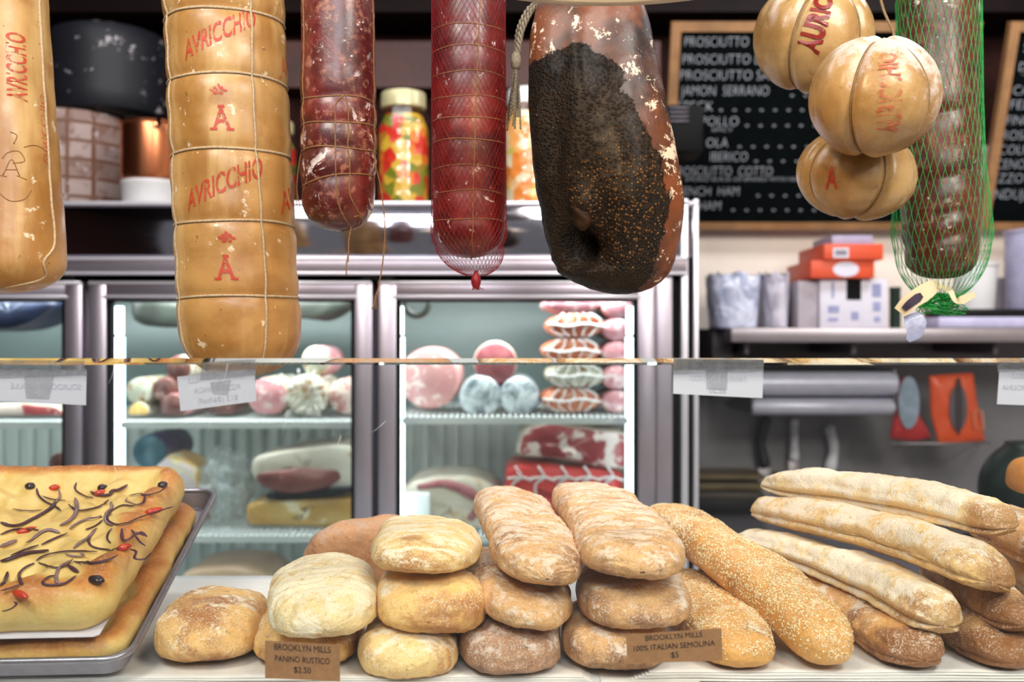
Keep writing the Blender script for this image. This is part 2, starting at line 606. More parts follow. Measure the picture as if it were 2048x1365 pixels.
# ================================================================== bread
def loaf_geo(pts, w, h, roll=0.0, n_end=2.4, flat=0.62, lump=0.004, wrinkle=0.0, seam=0.0, seed=0.0, NU=110, NV=76, belly=2.0):
    """pts: (px, distance, z) along the loaf; w, h: half width and half height at each"""
    P3 = np.array([XZ(*p) for p in pts])
    k = np.linspace(0, 1, len(pts))
    t = np.sin(np.linspace(-math.pi / 2, math.pi / 2, NU)) * 0.99995
    s = (t + 1) / 2
    if len(pts) == 3:
        l0 = (s - .5) * (s - 1) / .5; l1 = s * (s - 1) / -.25; l2 = s * (s - .5) / .5
        ctr = l0[:, None] * P3[0] + l1[:, None] * P3[1] + l2[:, None] * P3[2]
    else:
        ctr = np.stack([np.interp(s, k, P3[:, i]) for i in range(3)], -1)
    w = np.interp(s, np.linspace(0, 1, len(np.atleast_1d(w))), np.atleast_1d(w))
    h = np.interp(s, np.linspace(0, 1, len(np.atleast_1d(h))), np.atleast_1d(h))
    if np.ndim(n_end):
        ne = np.where(t < 0, n_end[0], n_end[1])
    else:
        ne = n_end
    r = (1 - np.abs(t) ** ne) ** (1 / 2.1)
    T = np.gradient(ctr, axis=0); T /= np.linalg.norm(T, axis=1)[:, None]
    S = np.cross(T, [0, 0, 1.0]); S /= np.linalg.norm(S, axis=1)[:, None]
    U = np.cross(S, T)
    roll = np.interp(s, np.linspace(0, 1, len(np.atleast_1d(roll))), np.atleast_1d(roll))
    cr, sr = np.cos(roll)[:, None], np.sin(roll)[:, None]
    S, U = S * cr + U * sr, U * cr - S * sr
    a = np.linspace(0, 2 * math.pi, NV, endpoint=False)
    ca, sa = np.cos(a), np.sin(a)
    q = 2 / 2.7
    X = np.sign(ca) * np.abs(ca) ** q
    Z = np.sign(sa) * np.abs(sa) ** q
    Z = np.where(Z < 0, Z * flat, Z)
    V = ctr[:, None] + (r * w)[:, None, None] * X[None, :, None] * S[:, None] + (r * h)[:, None, None] * Z[None, :, None] * U[:, None]
    V = V.reshape(-1, 3)
    F = grid_faces(NU, NV)
    p0 = len(V)
    V = np.concatenate([V, ctr[:1], ctr[-1:]])
    F += [[p0, j, (j + 1) % NV] for j in range(NV)]
    F += [[p0 + 1, (NU - 1) * NV + (j + 1) % NV, (NU - 1) * NV + j] for j in range(NV)]
    N = vnormals(V, F)
    N[p0] = -T[0]; N[p0 + 1] = T[-1]
    cen = np.concatenate([np.repeat(ctr, NV, 0), ctr[:1], ctr[-1:]])
    if ((V - cen) * N)[:p0].sum() < 0:
        N[:p0] = -N[:p0]; F = [f[::-1] for f in F]
    e2 = np.zeros(2)
    rr = np.concatenate([np.repeat(r, NV), e2])
    up = np.concatenate([np.tile(sa, NU), e2]) * np.clip(rr * 3, 0, 1)
    damp = 0.45 + 0.55 * np.clip(up + 0.6, 0, 1)
    d = lump * (nz(V, 9, seed + 3) * 1.3 + nz(V, 19, seed) * 1.0 + nz(V, 44, seed + 5) * 0.5) * damp
    d += lump * 0.22 * nz(V, 120, seed + 9, 3)
    tt = np.concatenate([np.repeat(s, NV), [0.0, 1.0]]); aa = np.concatenate([np.tile(a, NU), e2])
    if wrinkle:
        L = np.linalg.norm(P3[-1] - P3[0])
        q_ = np.stack([tt * L * 62 + 0.9 * np.sin(aa * 1.0 + seed), np.cos(aa) * .9, np.sin(aa) * .9], -1)
        rv = nz(q_, 1.0, seed + 2) + 0.5 * nz(q_, 2.3, seed + 4)
        d += wrinkle * (-np.exp(-(rv / 0.13) ** 2) + 0.25) * np.clip(up + .55, 0, 1) * rr
    if seam:
        # fold along the lower flanks with a lip of floury base
        sd = np.minimum(np.abs(((aa - math.radians(-14) + math.pi) % (2 * math.pi)) - math.pi), np.abs(((aa - math.radians(194) + math.pi) % (2 * math.pi)) - math.pi))
        wv = 0.16 * nz(np.stack([tt * 6, 0 * tt, 0 * tt], -1), 1.0, seed + 7)
        d -= seam * np.exp(-((sd + wv - .05) / 0.11) ** 2) * rr
        d += seam * 0.5 * np.exp(-((sd + wv - .32) / 0.13) ** 2) * rr
    V = V + N * d[:, None]
    return V, F, N, up, tt

def loaf(label, pts, w, h, mat, cat='bread', group=None, name='ciabatta', tip=0.25, **kw):
    V, F, N, up, tt = loaf_geo(pts, w, h, **kw)
    o = obj(name, V, F, mat, attr={'tip': tip * np.clip(1 - tt / .22, 0, 1) ** .7})
    tag(o, label, cat, group)
    return o

B_gold = bread_mat('crust_golden', (222, 174, 108), (176, 106, 54), 0.30, 0.62)
B_gold2 = bread_mat('crust_toasted', (228, 184, 116), (190, 118, 58), 0.30, 0.5)
B_pale = bread_mat('crust_pale', (226, 196, 142), (206, 154, 92), 0.66, 0.15, flour=(238, 224, 198))
B_pale2 = bread_mat('crust_streaked', (230, 192, 128), (196, 124, 60), 0.50, 0.45, flour=(242, 228, 204), streak=True)
B_brown = bread_mat('crust_brown_floury', (168, 124, 92), (114, 76, 56), 0.46, 0.6, flour=(218, 202, 190))
B_mid = bread_mat('crust_dusty', (200, 152, 100), (150, 100, 70), 0.44, 0.5, flour=(224, 206, 190))
B_long = bread_mat('crust_long', (206, 158, 106), (166, 114, 80), 0.52, 0.5, flour=(228, 206, 188), streak=True)
B_bag = bread_mat('crust_baguette', (228, 188, 126), (182, 122, 66), 0.62, 0.35, flour=(240, 224, 204))
B_bag2 = bread_mat('crust_baguette_pale', (232, 200, 146), (196, 138, 80), 0.66, 0.25, flour=(242, 228, 208))
B_bagd = bread_mat('crust_baguette_dark', (206, 152, 90), (148, 92, 52), 0.38, 0.55, flour=(236, 220, 202))
B_sem = bread_mat('crust_semolina', (204, 148, 80), (166, 104, 52), 0.20, 0.45, flour=(236, 218, 194))
B_under = bread_mat('crust_underside', (198, 146, 104), (150, 104, 82), 0.45, 0.5, flour=(196, 164, 144))
B_bun = plain('bun_crust', (206, 136, 62), 0.45, var=0.2, scale=25, bump=0.2)

G1_ = 'ciabatta rolls piled behind the glass'
loaf('golden brown ciabatta roll lying alone beside the sheet pan', [(391, 1.078, 1.064), (466, 1.262, 1.066)], [.060, .060, .056], [.036, .041, .036], B_gold, group=G1_, seed=1, n_end=3.3, lump=.0045)
loaf('golden ciabatta roll behind the smaller card, under the pale floury roll', [(603, 1.072, 1.056), (640, 1.29, 1.056)], [.0625, .063, .06], [.030, .028, .027], B_gold2, group=G1_, seed=2, n_end=3.6)
loaf('pale floury ciabatta roll with folds, on top behind the smaller card', [(650, 1.034, 1.100), (648, 1.245, 1.114)], [.062, .061, .055], [.031, .036, .033], B_pale, group=G1_, seed=3, n_end=3.4, wrinkle=.0026, lump=.0045, roll=.03)
loaf('white and brown mottled ciabatta roll at the bottom of the three-roll stack', [(815, 1.046, 1.056), (835, 1.225, 1.057)], [.054, .056, .052], [.032, .031, .03], B_pale2, group=G1_, seed=4, n_end=3.6, lump=.005)
loaf('golden spotted ciabatta roll in the middle of the three-roll stack', [(858, 1.050, 1.102), (872, 1.235, 1.107)], [.060, .061, .055], [.034, .035, .033], B_gold2, group=G1_, seed=5, n_end=3.8, roll=-.05, lump=.005)
loaf('streaked golden ciabatta roll on top of the three-roll stack', [(838, 1.064, 1.157), (868, 1.25, 1.168)], [.062, .064, .055], [.026, .029, .026], B_pale2, group=G1_, seed=6, n_end=3.2, roll=-.07, lump=.005)
loaf('ciabatta tipped on its side showing its brown base behind the pale roll', [(606, 1.36, 1.096), (905, 1.375, 1.110)], [.058, .060, .058], [.034, .036, .034], B_under, group=G1_, seed=7, n_end=2.6, roll=1.05)
loaf('dark brown floury ciabatta at the bottom, left of the black gap', [(1025, 1.046, 1.057), (1018, 1.25, 1.058)], [.056, .058, .054], [.033, .032, .03], B_brown, group=G1_, seed=8, n_end=3.5, lump=.005)
loaf('dusty brown ciabatta in the middle, squeezed under the narrower long loaf', [(1066, 1.052, 1.102), (1000, 1.30, 1.110)], [.056, .060, .056], [.030, .032, .029], B_mid, group=G1_, seed=9, n_end=3.6, roll=-.16, lump=.0055)
loaf('dusty brown ciabatta at the bottom behind the wider kraft card', [(1240, 1.064, 1.057), (1215, 1.27, 1.058)], [.059, .059, .056], [.032, .031, .03], B_mid, group=G1_, seed=10, n_end=3.5, lump=.0055)
loaf('golden dusty ciabatta in the middle under the wide long loaf', [(1287, 1.066, 1.099), (1238, 1.28, 1.104)], [.062, .062, .056], [.027, .029, .027], B_mid, group=G1_, seed=11, n_end=3.8, lump=.005)
G2_ = 'long ciabatta loaves on top of the pile'
loaf('long narrow ciabatta with cross folds on top of the brown stack', [(1094, 1.060, 1.146), (1048, 1.25, 1.163), (1006, 1.44, 1.170)], [.054, .052, .050], [.029, .030, .029], B_long, group=G2_, seed=12, n_end=5.5, wrinkle=.0034, NU=190, roll=-.15, lump=.0045)
loaf('long wide ciabatta with a flat broad end beside the sesame loaf', [(1284, 1.062, 1.153), (1222, 1.26, 1.168), (1160, 1.46, 1.175)], [.065, .057, .052], [.029, .030, .029], B_long, group=G2_, seed=13, n_end=5.5, wrinkle=.0032, NU=190, roll=-.06, lump=.0045)

# sesame loaves
seed_mat = plain('sesame_seed', (240, 216, 170), 0.5, var=0.22, scale=200)
def sesame(label, pts, w, h, mat, n, sd, **kw):
    V, F, N, up, tt = loaf_geo(pts, w, h, **kw)
    o = obj('semolina_loaf', V, F, mat)
    tag(o, label, 'bread', 'sesame semolina loaves')
    r = random.Random(sd)
    quads = [f for f in F if len(f) == 4]
    A = np.array([np.linalg.norm(np.cross(V[f[1]] - V[f[0]], V[f[3]] - V[f[0]])) for f in quads])
    upf = np.array([up[f].mean() for f in quads])
    tf = np.array([tt[f].mean() for f in quads])
    cen = np.array([V[f].mean(0) for f in quads])
    dens = np.clip(0.62 + 0.9 * nz(cen, 60, sd), 0.08, 1.5) * np.clip((upf + 0.22) * 2.2, 0, 1)
    dens *= np.clip(0.35 + tf * 2.4, 0.3, 1)
    cum = np.cumsum(A * dens)
    mb = MB()
    # a drop-shaped seed
    prof = [(0.0, -1.0), (0.62, -0.72), (0.95, -0.15), (0.75, 0.45), (0.32, 0.9), (0.0, 1.15)]
    base, bf = [], []
    ns = 6
    for (rr_, zz) in prof[1:-1]:
        for j in range(ns):
            a = 2 * math.pi * j / ns
            base.append((rr_ * math.cos(a) * 0.62, zz, rr_ * math.sin(a) * 0.36))
    bf = grid_faces(4, ns)
    base.append((0, -1.0, 0)); base.append((0, 1.15, 0))
    b0 = len(base) - 2
    for j in range(ns):
        bf.append([b0, (j + 1) % ns, j])
        bf.append([b0 + 1, 3 * ns + j, 3 * ns + (j + 1) % ns])
    base = np.array(base)
    for _ in range(n):
        k = int(np.searchsorted(cum, r.random() * cum[-1]))
        f = quads[min(k, len(quads) - 1)]
        u, v = r.random(), r.random()
        p = (V[f[0]] * (1 - u) + V[f[3]] * u) * (1 - v) + (V[f[1]] * (1 - u) + V[f[2]] * u) * v
        nn = N[f[0]] + np.array([r.gauss(0, .18) for _ in range(3)]); nn /= np.linalg.norm(nn)
        a = np.cross(nn, [r.gauss(0, 1), r.gauss(0, 1), r.gauss(0, 1)]); a /= np.linalg.norm(a)
        b = np.cross(nn, a)
        sz = r.uniform(0.0014, 0.0019)
        mb.add(p + nn * 0.0003 + sz * (base[:, 0:1] * a + base[:, 1:2] * b + base[:, 2:3] * nn), bf)
    s = mb.build('sesame_seeds', seed_mat, o)
    s['kind'] = 'stuff'
    return o

sesame('sesame semolina loaf lying flat behind the wider kraft card', [(1493, 1.062, 1.060), (1416, 1.24, 1.059), (1326, 1.42, 1.060)], [.049, .048, .044], [.030, .030, .028], B_sem, 3000, 21, seed=21, n_end=4.5, flat=.7, lump=.003)
sesame('long sesame semolina loaf leaning diagonally against the pile', [(1672, 1.064, 1.061), (1514, 1.24, 1.102), (1303, 1.475, 1.150)], [.037, .040, .036], [.031, .033, .031], B_sem, 4200, 22, seed=22, n_end=5.5, flat=.75, lump=.003)

# baguettes
G3 = 'baguettes stacked on the right of the counter'
def bag(label, pts, w, h, mat, seed, **kw):
    kw.setdefault('seam', 0.004)
    kw.setdefault('tip', 1.0)
    return loaf(label, pts, w, h, mat, group=G3, name='baguette', seed=seed, lump=kw.pop('lump', .0042), **kw)
bag('bottom baguette with a dark toasted tip beside the long sesame loaf', [(1846, 1.064, 1.058), (1688, 1.25, 1.064), (1470, 1.46, 1.072)], [.040, .036, .030], [.030, .027, .024], B_bagd, 31, n_end=6.5, NU=170)
bag('slender baguette with a split flank, on top of the toasted-tip baguette', [(1890, 1.075, 1.092), (1720, 1.24, 1.106), (1478, 1.46, 1.110)], [.036, .033, .029], [.030, .029, .026], B_bag2, 32, n_end=6.5, NU=170, seam=.006, roll=-.1)
bag('broad flat baguette with two blisters, second from the top of the pile', [(1985, 1.085, 1.136), (1792, 1.24, 1.148), (1512, 1.46, 1.148)], [.050, .047, .040], [.031, .035, .032], B_bag, 33, n_end=7, NU=170, roll=-.28, flat=.5)
bag('pale baguette at the very top of the pile', [(2022, 1.13, 1.187), (1800, 1.27, 1.197), (1524, 1.46, 1.190)], [.034, .032, .029], [.028, .027, .026], B_bag2, 34, n_end=6, NU=170, seam=.006)
bag('short dark baguette end poking out under the broad flat baguette', [(2050, 1.080, 1.092), (1860, 1.37, 1.098)], [.034, .034], [.028, .028], B_bagd, 35, n_end=4)
bag('browned baguette end on the paper at the far right of the row', [(2035, 1.066, 1.056), (1820, 1.38, 1.060)], [.040, .036], [.029, .028], B_bagd, 36, n_end=4)
bag('brown baguette end beside the tip of the topmost baguette', [(2150, 1.125, 1.145), (1950, 1.42, 1.150)], [.036, .034], [.029, .028], B_bagd, 37, n_end=4)
bag('shaded baguette end between two others at the edge of the picture', [(2210, 1.10, 1.100), (2010, 1.38, 1.104)], [.036, .034], [.028, .028], B_bag, 38, n_end=4)
bag('lowest baguette end, cut off by the edge of the picture', [(2225, 1.10, 1.065), (1990, 1.38, 1.067)], [.036, .034], [.028, .028], B_bag, 39, n_end=4)
bun = loaf('round orange-brown bun behind the tip of the topmost baguette', [(2020, 1.43, 1.199), (2105, 1.43, 1.199)], [.044, .044], [.034, .034], B_bun, name='bread_bun', seed=40, n_end=2.0, lump=.001, flat=.6)

# ================================================================== cards on the glass
def quad_card(name, corners, Y, mat, thick=0.0005, parent=None, bend=0.0):
    c = [W(x, y, Y) for (x, y) in corners]          # tl, tr, br, bl
    nu = 14
    V = []
    for k in range(2):
        for i in range(nu):
            s = i / (nu - 1)
            for (a, b) in ((c[0], c[1]), (c[3], c[2])):
                p = a * (1 - s) + b * s
                V.append(p + np.array([0, k * thick + bend * math.sin(s * math.pi), 0]))
    n = nu * 2
    F = []
    for i in range(nu - 1):
        a = 2 * i
        F += [[a, a + 1, a + 3, a + 2], [n + a, n + a + 2, n + a + 3, n + a + 1], [a, a + 2, n + a + 2, n + a], [a + 1, n + a + 1, n + a + 3, a + 3]]
    F += [[0, n, n + 1, 1], [2 * nu - 2, 2 * nu - 1, n + 2 * nu - 1, n + 2 * nu - 2]]
    return obj(name, np.array(V), F, mat, parent, smooth=False), c

def price_card(label, corners, Y, lines, mat, ink, mirror=False, tape=None, group=None):
    o, c = quad_card('price_card', corners, Y, mat)
    tag(o, label, 'price card', group)
    ux = (c[1] - c[0]); w = np.linalg.norm(ux); ux /= w
    uy = (c[0] - c[3]); hgt = np.linalg.norm(uy); uy /= hgt
    O = (c[0] + c[1] + c[2] + c[3]) / 4
    if mirror:
        ls = [(s, u, v, wd, hh, 'C') for (s, u, v, wd, hh) in lines]
        lettering('printed_lettering', ls, ink, o, O, -ux, uy, np.array([0, -1.0, 0]))
    else:
        ls = [(s, u, v, wd, hh, 'C') for (s, u, v, wd, hh) in lines]
        lettering('printed_lettering', ls, ink, o, O, ux, uy, np.array([0, -1.0, 0]))
    for tcorn in (tape or []):
        quad_card('tape', tcorn, Y - 0.0009, M['tape'], 0.0002, o)
    return o

mm = 0.001
Yc = G1 + 0.0022
price_card('small brown kraft card reading PANINO RUSTICO $2.50 before the ciabatta rolls', [(530, 1282), (680, 1291), (680, 1364), (530, 1357)], Yc,
           [('BROOKLYN MILLS', 0, 10 * mm, 56 * mm, 6.2 * mm), ('PANINO RUSTICO', 0, -1.4 * mm, 54.5 * mm, 6.0 * mm), ('$2.50', 0, -11.5 * mm, 17 * mm, 5.8 * mm)], M['kraft'], M['ink'])
price_card('wide brown kraft card reading 100% ITALIAN SEMOLINA $5 before the sesame loaves', [(1252, 1271), (1443, 1257), (1445, 1322), (1255, 1328)], Yc,
           [('BROOKLYN MILLS', 0, 8 * mm, 56.5 * mm, 5.4 * mm), ('100% ITALIAN SEMOLINA', 0, -1.6 * mm, 81 * mm, 5.4 * mm), ('$5', 0, -10.5 * mm, 7.6 * mm, 5.6 * mm)], M['kraft'], M['ink'])
price_card('white card seen from behind, mirrored sourdough boule lettering, over the focaccia', [(-45, 736), (173, 740), (172, 811), (-45, 801)], Yc,
           [('TRIBECA OVENS', -14 * mm, 9 * mm, 56 * mm, 5.5 * mm), ('SOURDOUGH BOULE', -14 * mm, -3 * mm, 70 * mm, 5.5 * mm)], M['card_white'], M['ink_faint'], True,
           [[(-45, 724), (170, 727), (172, 750), (-45, 758)], [(48, 752), (108, 752), (98, 798), (52, 796)]])
price_card('white card seen from behind, mirrored pizza bianca lettering, below the corded cheese', [(354, 754), (509, 738), (513, 803), (361, 823)], Yc,
           [('BROOKLYN MILLS', 0, 9 * mm, 56 * mm, 5.2 * mm), ('PIZZA BIANCA', 0, -1.5 * mm, 46 * mm, 5.2 * mm), ('$12 ($6/half)', 0, -12 * mm, 40 * mm, 5.2 * mm)], M['card_white'], M['ink_faint'], True,
           [[(405, 730), (511, 722), (511, 750), (400, 760)], [(420, 765), (462, 760), (455, 790), (425, 788)]])
price_card('white card seen from behind, mirrored PANINO RUSTICO lettering, by the steel post', [(1347, 720), (1527, 724), (1525, 797), (1346, 788)], Yc,
           [('BROOKLYN MILLS', 0, 9 * mm, 56 * mm, 5.5 * mm), ('PANINO RUSTICO', 0, -3 * mm, 55 * mm, 5.5 * mm), ('$2.50', 0, -14.5 * mm, 17 * mm, 5.5 * mm)], M['card_white'], M['ink_faint'], True,
           [[(1347, 719), (1527, 723), (1527, 744), (1347, 748)], [(1412, 740), (1456, 742), (1454, 780), (1414, 778)]])
price_card('white card seen from behind at the picture edge, mirrored semolina lettering', [(1999, 738), (2160, 741), (2158, 815), (1994, 809)], Yc,
           [('BROOKLYN MILLS', 0, 9 * mm, 56 * mm, 5.4 * mm), ('100% ITALIAN SEMOLINA', 0, -3 * mm, 74 * mm, 5.4 * mm), ('$5', 0, -14 * mm, 8 * mm, 5.4 * mm)], M['card_white'], M['ink_faint'], True,
           [[(1992, 720), (2150, 722), (2150, 742), (1996, 744)]])

# ================================================================== focaccia in its sheet pan
th = math.radians(15.6)
yaw = math.radians(4.0)
vdir = np.array([-math.sin(yaw) * math.cos(th), math.cos(yaw) * math.cos(th), math.sin(th)])
udir = np.array([-math.cos(yaw), -math.sin(yaw), 0.0])       # to the left
ndir = np.cross(vdir, udir) * -1
ndir /= np.linalg.norm(ndir)
if ndir[2] < 0:
    ndir = -ndir
TO = np.array([-0.405, 1.052, 1.042])
def T3(u, v, n):
    u = np.asarray(u, float); v = np.asarray(v, float); n = np.asarray(n, float)
    return TO + u[..., None] * udir + v[..., None] * vdir + n[..., None] * ndir

def rrect(u0, u1, v0, v1, r, n=24):
    """rounded rectangle outline, counter-clockwise"""
    out = []
    for (cu, cv, a0) in ((u1 - r, v1 - r, 0), (u0 + r, v1 - r, 90), (u0 + r, v0 + r, 180), (u1 - r, v0 + r, 270)):
        for i in range(n):
            a = math.radians(a0 + 90 * i / (n - 1))
            out.append((cu + r * math.cos(a), cv + r * math.sin(a)))
    return np.array(out)

def resample(P, n):
    Q = np.concatenate([P, P[:1]])
    d = np.concatenate([[0], np.cumsum(np.linalg.norm(np.diff(Q, axis=0), axis=1))])
    s = np.linspace(0, d[-1], n, endpoint=False)
    return np.stack([np.interp(s, d, Q[:, i]) for i in range(2)], -1)

PU, PV, PR = 0.46, 0.425, 0.028
pan = thing('sheet_pan', TO + udir * .2)
tag(pan, 'grey aluminium sheet pan with a rolled rim under the two focaccias', 'baking tray')
steps = [(0.020, 0.0), (0.012, 0.0005), (0.008, 0.003), (0.002, 0.022), (0.0, 0.0255)]
rings = []
for (ins, nn) in steps:
    o_ = resample(rrect(ins, PU - ins, ins, PV - ins, max(PR - ins, .006)), 220)
    rings.append(T3(o_[:, 0], o_[:, 1], np.full(220, nn)))
Vp = np.concatenate(rings); nr = len(rings)
Fp = grid_faces(nr, 220) + [list(range(220))]
Vo = Vp - ndir * 0.0008
Fo = [[i + len(Vp) for i in f][::-1] for f in Fp]
M['pan'] = plain('pan_aluminium', (158, 152, 160), 0.36, 0.85, var=0.12, scale=60)
obj('tray', np.concatenate([Vp, Vo]), Fp + Fo, M['pan'], pan, 'auto')
o_ = resample(rrect(-.002, PU + .002, -.002, PV + .002, PR), 260)
V, F = tube(T3(o_[:, 0], o_[:, 1], np.full(260, .0255)), .0042, 10, True)
obj('rolled_rim', V, F, M['pan'], pan)
V, F = box((-0.82, 1.26, DECK + .0004), (-0.50, 1.44, 1.098), .003)
tag(obj('tray_riser', V, F, M['white_paint'], smooth='auto'), 'white block propping up the back of the sheet pan', 'stand')

F_top = NT('focaccia_crust')
n1 = F_top.noise(10, 4, 0.6, 0.3); n2 = F_top.noise(38, 6, 0.65); n3 = F_top.noise(300, 3)
dm = F_top.attr('bake')
cY = F_top.mix(F_top.rng(n2, .3, .7), lin(222, 182, 104), lin(234, 202, 130))
bk = F_top.math('ADD', F_top.math('MULTIPLY', dm, 0.75), F_top.math('ADD', F_top.math('MULTIPLY', n1, .85), F_top.math('MULTIPLY', n2, .3)))
cY = F_top.mix(F_top.rng(bk, .85, 1.22, 0, .95), cY, lin(196, 122, 52))
cY = F_top.mix(F_top.rng(bk, 1.10, 1.45, 0, .7), cY, lin(150, 84, 34))
fl_ = F_top.rng(F_top.math('ADD', n3, F_top.math('MULTIPLY', dm, .12)), .62, .74, 0, .16)
cY = F_top.mix(fl_, cY, lin(240, 220, 190))
F_top.set(color=cY, rough=F_top.rng(n2, .3, .7, .34, .6), spec=.45, sss=.06)
F_top.b.inputs['Subsurface Radius'].default_value = (.006, .003, .0015)
F_top.bump(F_top.math('ADD', F_top.math('MULTIPLY', n3, .3), F_top.noise(110, 5, .6)), .5, .002)

rf = random.Random(4)
def focaccia_surface(u0, u1, v0, v1, n0, H, seed):
    dimples = [(rf.uniform(u0 + .03, u1 - .03), rf.uniform(v0 + .03, v1 - .03), rf.uniform(.014, .026), rf.uniform(.006, .013)) for _ in range(90)]
    def top(u, v):
        u = np.asarray(u, float); v = np.asarray(v, float)
        d = np.minimum(np.minimum(u - u0, u1 - u), np.minimum(v - v0, v1 - v))
        hgt = n0 + H + 0.004 * np.exp(-((d - .020) / .016) ** 2)
        P = np.stack([u, v, 0 * u], -1).reshape(-1, 3)
        hgt = hgt + (0.0085 * nz(P, 22, seed) + 0.0022 * nz(P, 60, seed + 3)).reshape(u.shape)
        for (a, b, s_, dd) in dimples:
            hgt = hgt - dd * np.exp(-((u - a) ** 2 + (v - b) ** 2) / (2 * (s_ * .6) ** 2))
        return np.maximum(hgt, n0 + H * .62)
    return top

def focaccia(label, u0, u1, v0, v1, n0, H, seed, rc=.035):
    top = focaccia_surface(u0, u1, v0, v1, n0, H, seed)
    NA = 300
    out = resample(rrect(u0, u1, v0, v1, rc), NA)
    cen = np.array([(u0 + u1) / 2, (v0 + v1) / 2])
    rows = []; bake = []
    # underside, flank, top
    wob = 0.004 * nz(np.stack([out[:, 0], out[:, 1], 0 * out[:, 0]], -1), 18, seed + 8) + .002 * nz(np.stack([out[:, 0], out[:, 1], 0 * out[:, 0]], -1), 55, seed + 9)
    din = cen - out
    dn = din / np.linalg.norm(din, axis=1)[:, None]
    rows.append((cen + (out - cen) * 0.5, np.full(NA, n0), np.full(NA, .3)))
    for (ins, fr) in ((.006, 0.0), (.001, .10), (-.003, .28), (-.004, .46), (-.003, .62), (.0005, .78), (.005, .89), (.011, .965)):
        p = out + dn * (ins + wob * (1 - fr * .5))[:, None] if np.ndim(wob) else out
        tp = top(np.clip(p[:, 0], u0 + .004, u1 - .004), np.clip(p[:, 1], v0 + .004, v1 - .004))
        rows.append((p, n0 + (tp - n0) * fr, np.full(NA, .05 + .75 * fr)))
    for f in np.concatenate([np.linspace(.0, .96, 64)]):
        p0 = out + dn * .018
        p = p0 * (1 - f) + (cen + (p0 - cen) * .02) * f
        tp = top(p[:, 0], p[:, 1])
        d = np.minimum(np.minimum(p[:, 0] - u0, u1 - p[:, 0]), np.minimum(p[:, 1] - v0, v1 - p[:, 1]))
        hi = (tp - (n0 + H)) / .008
        rows.append((p, tp, np.clip(.66 * np.exp(-np.maximum(d - .018, 0) / .018) + .48 * np.clip(hi, -1.0, 1.2) + .08, 0, 1.2)))
    V = np.concatenate([T3(p[:, 0], p[:, 1], n_) for (p, n_, b) in rows])
    bake = np.concatenate([b for (_, _, b) in rows])
    F = grid_faces(len(rows), NA)
    F.append(list(range(NA))[::-1]); F.append([(len(rows) - 1) * NA + j for j in range(NA)])
    o = obj('focaccia', V, F, F_top.m, attr={'bake': bake})
    tag(o, label, 'bread', 'focaccias in the sheet pan')
    return o, top

FA = (0.016, 0.44, 0.020, 0.392)
FB = (0.026, 0.46, 0.022, 0.374)
NB0 = 0.044
fo1, top1 = focaccia('lower focaccia in the sheet pan, mostly hidden beneath the other', *FA, 0.002, 0.026, 51)
fo2, top2 = focaccia('upper focaccia topped with red onion strands, olives and tomato', *FB, NB0, 0.046, 52)
# parchment between them
o_ = resample(rrect(FB[0] + .006, FB[1], FB[2] - .008, FB[3] - .03, .004), 200)
V = np.concatenate([T3(o_[:, 0], o_[:, 1], np.full(200, NB0 - .0012)), T3(o_[:, 0], o_[:, 1], np.full(200, NB0 - .0005))])
F = grid_faces(2, 200) + [list(range(200))[::-1], [200 + j for j in range(200)]]
tag(obj('parchment_sheet', V, F, M['card_white'], smooth=False), 'white parchment sheet between the two stacked focaccias', 'paper')

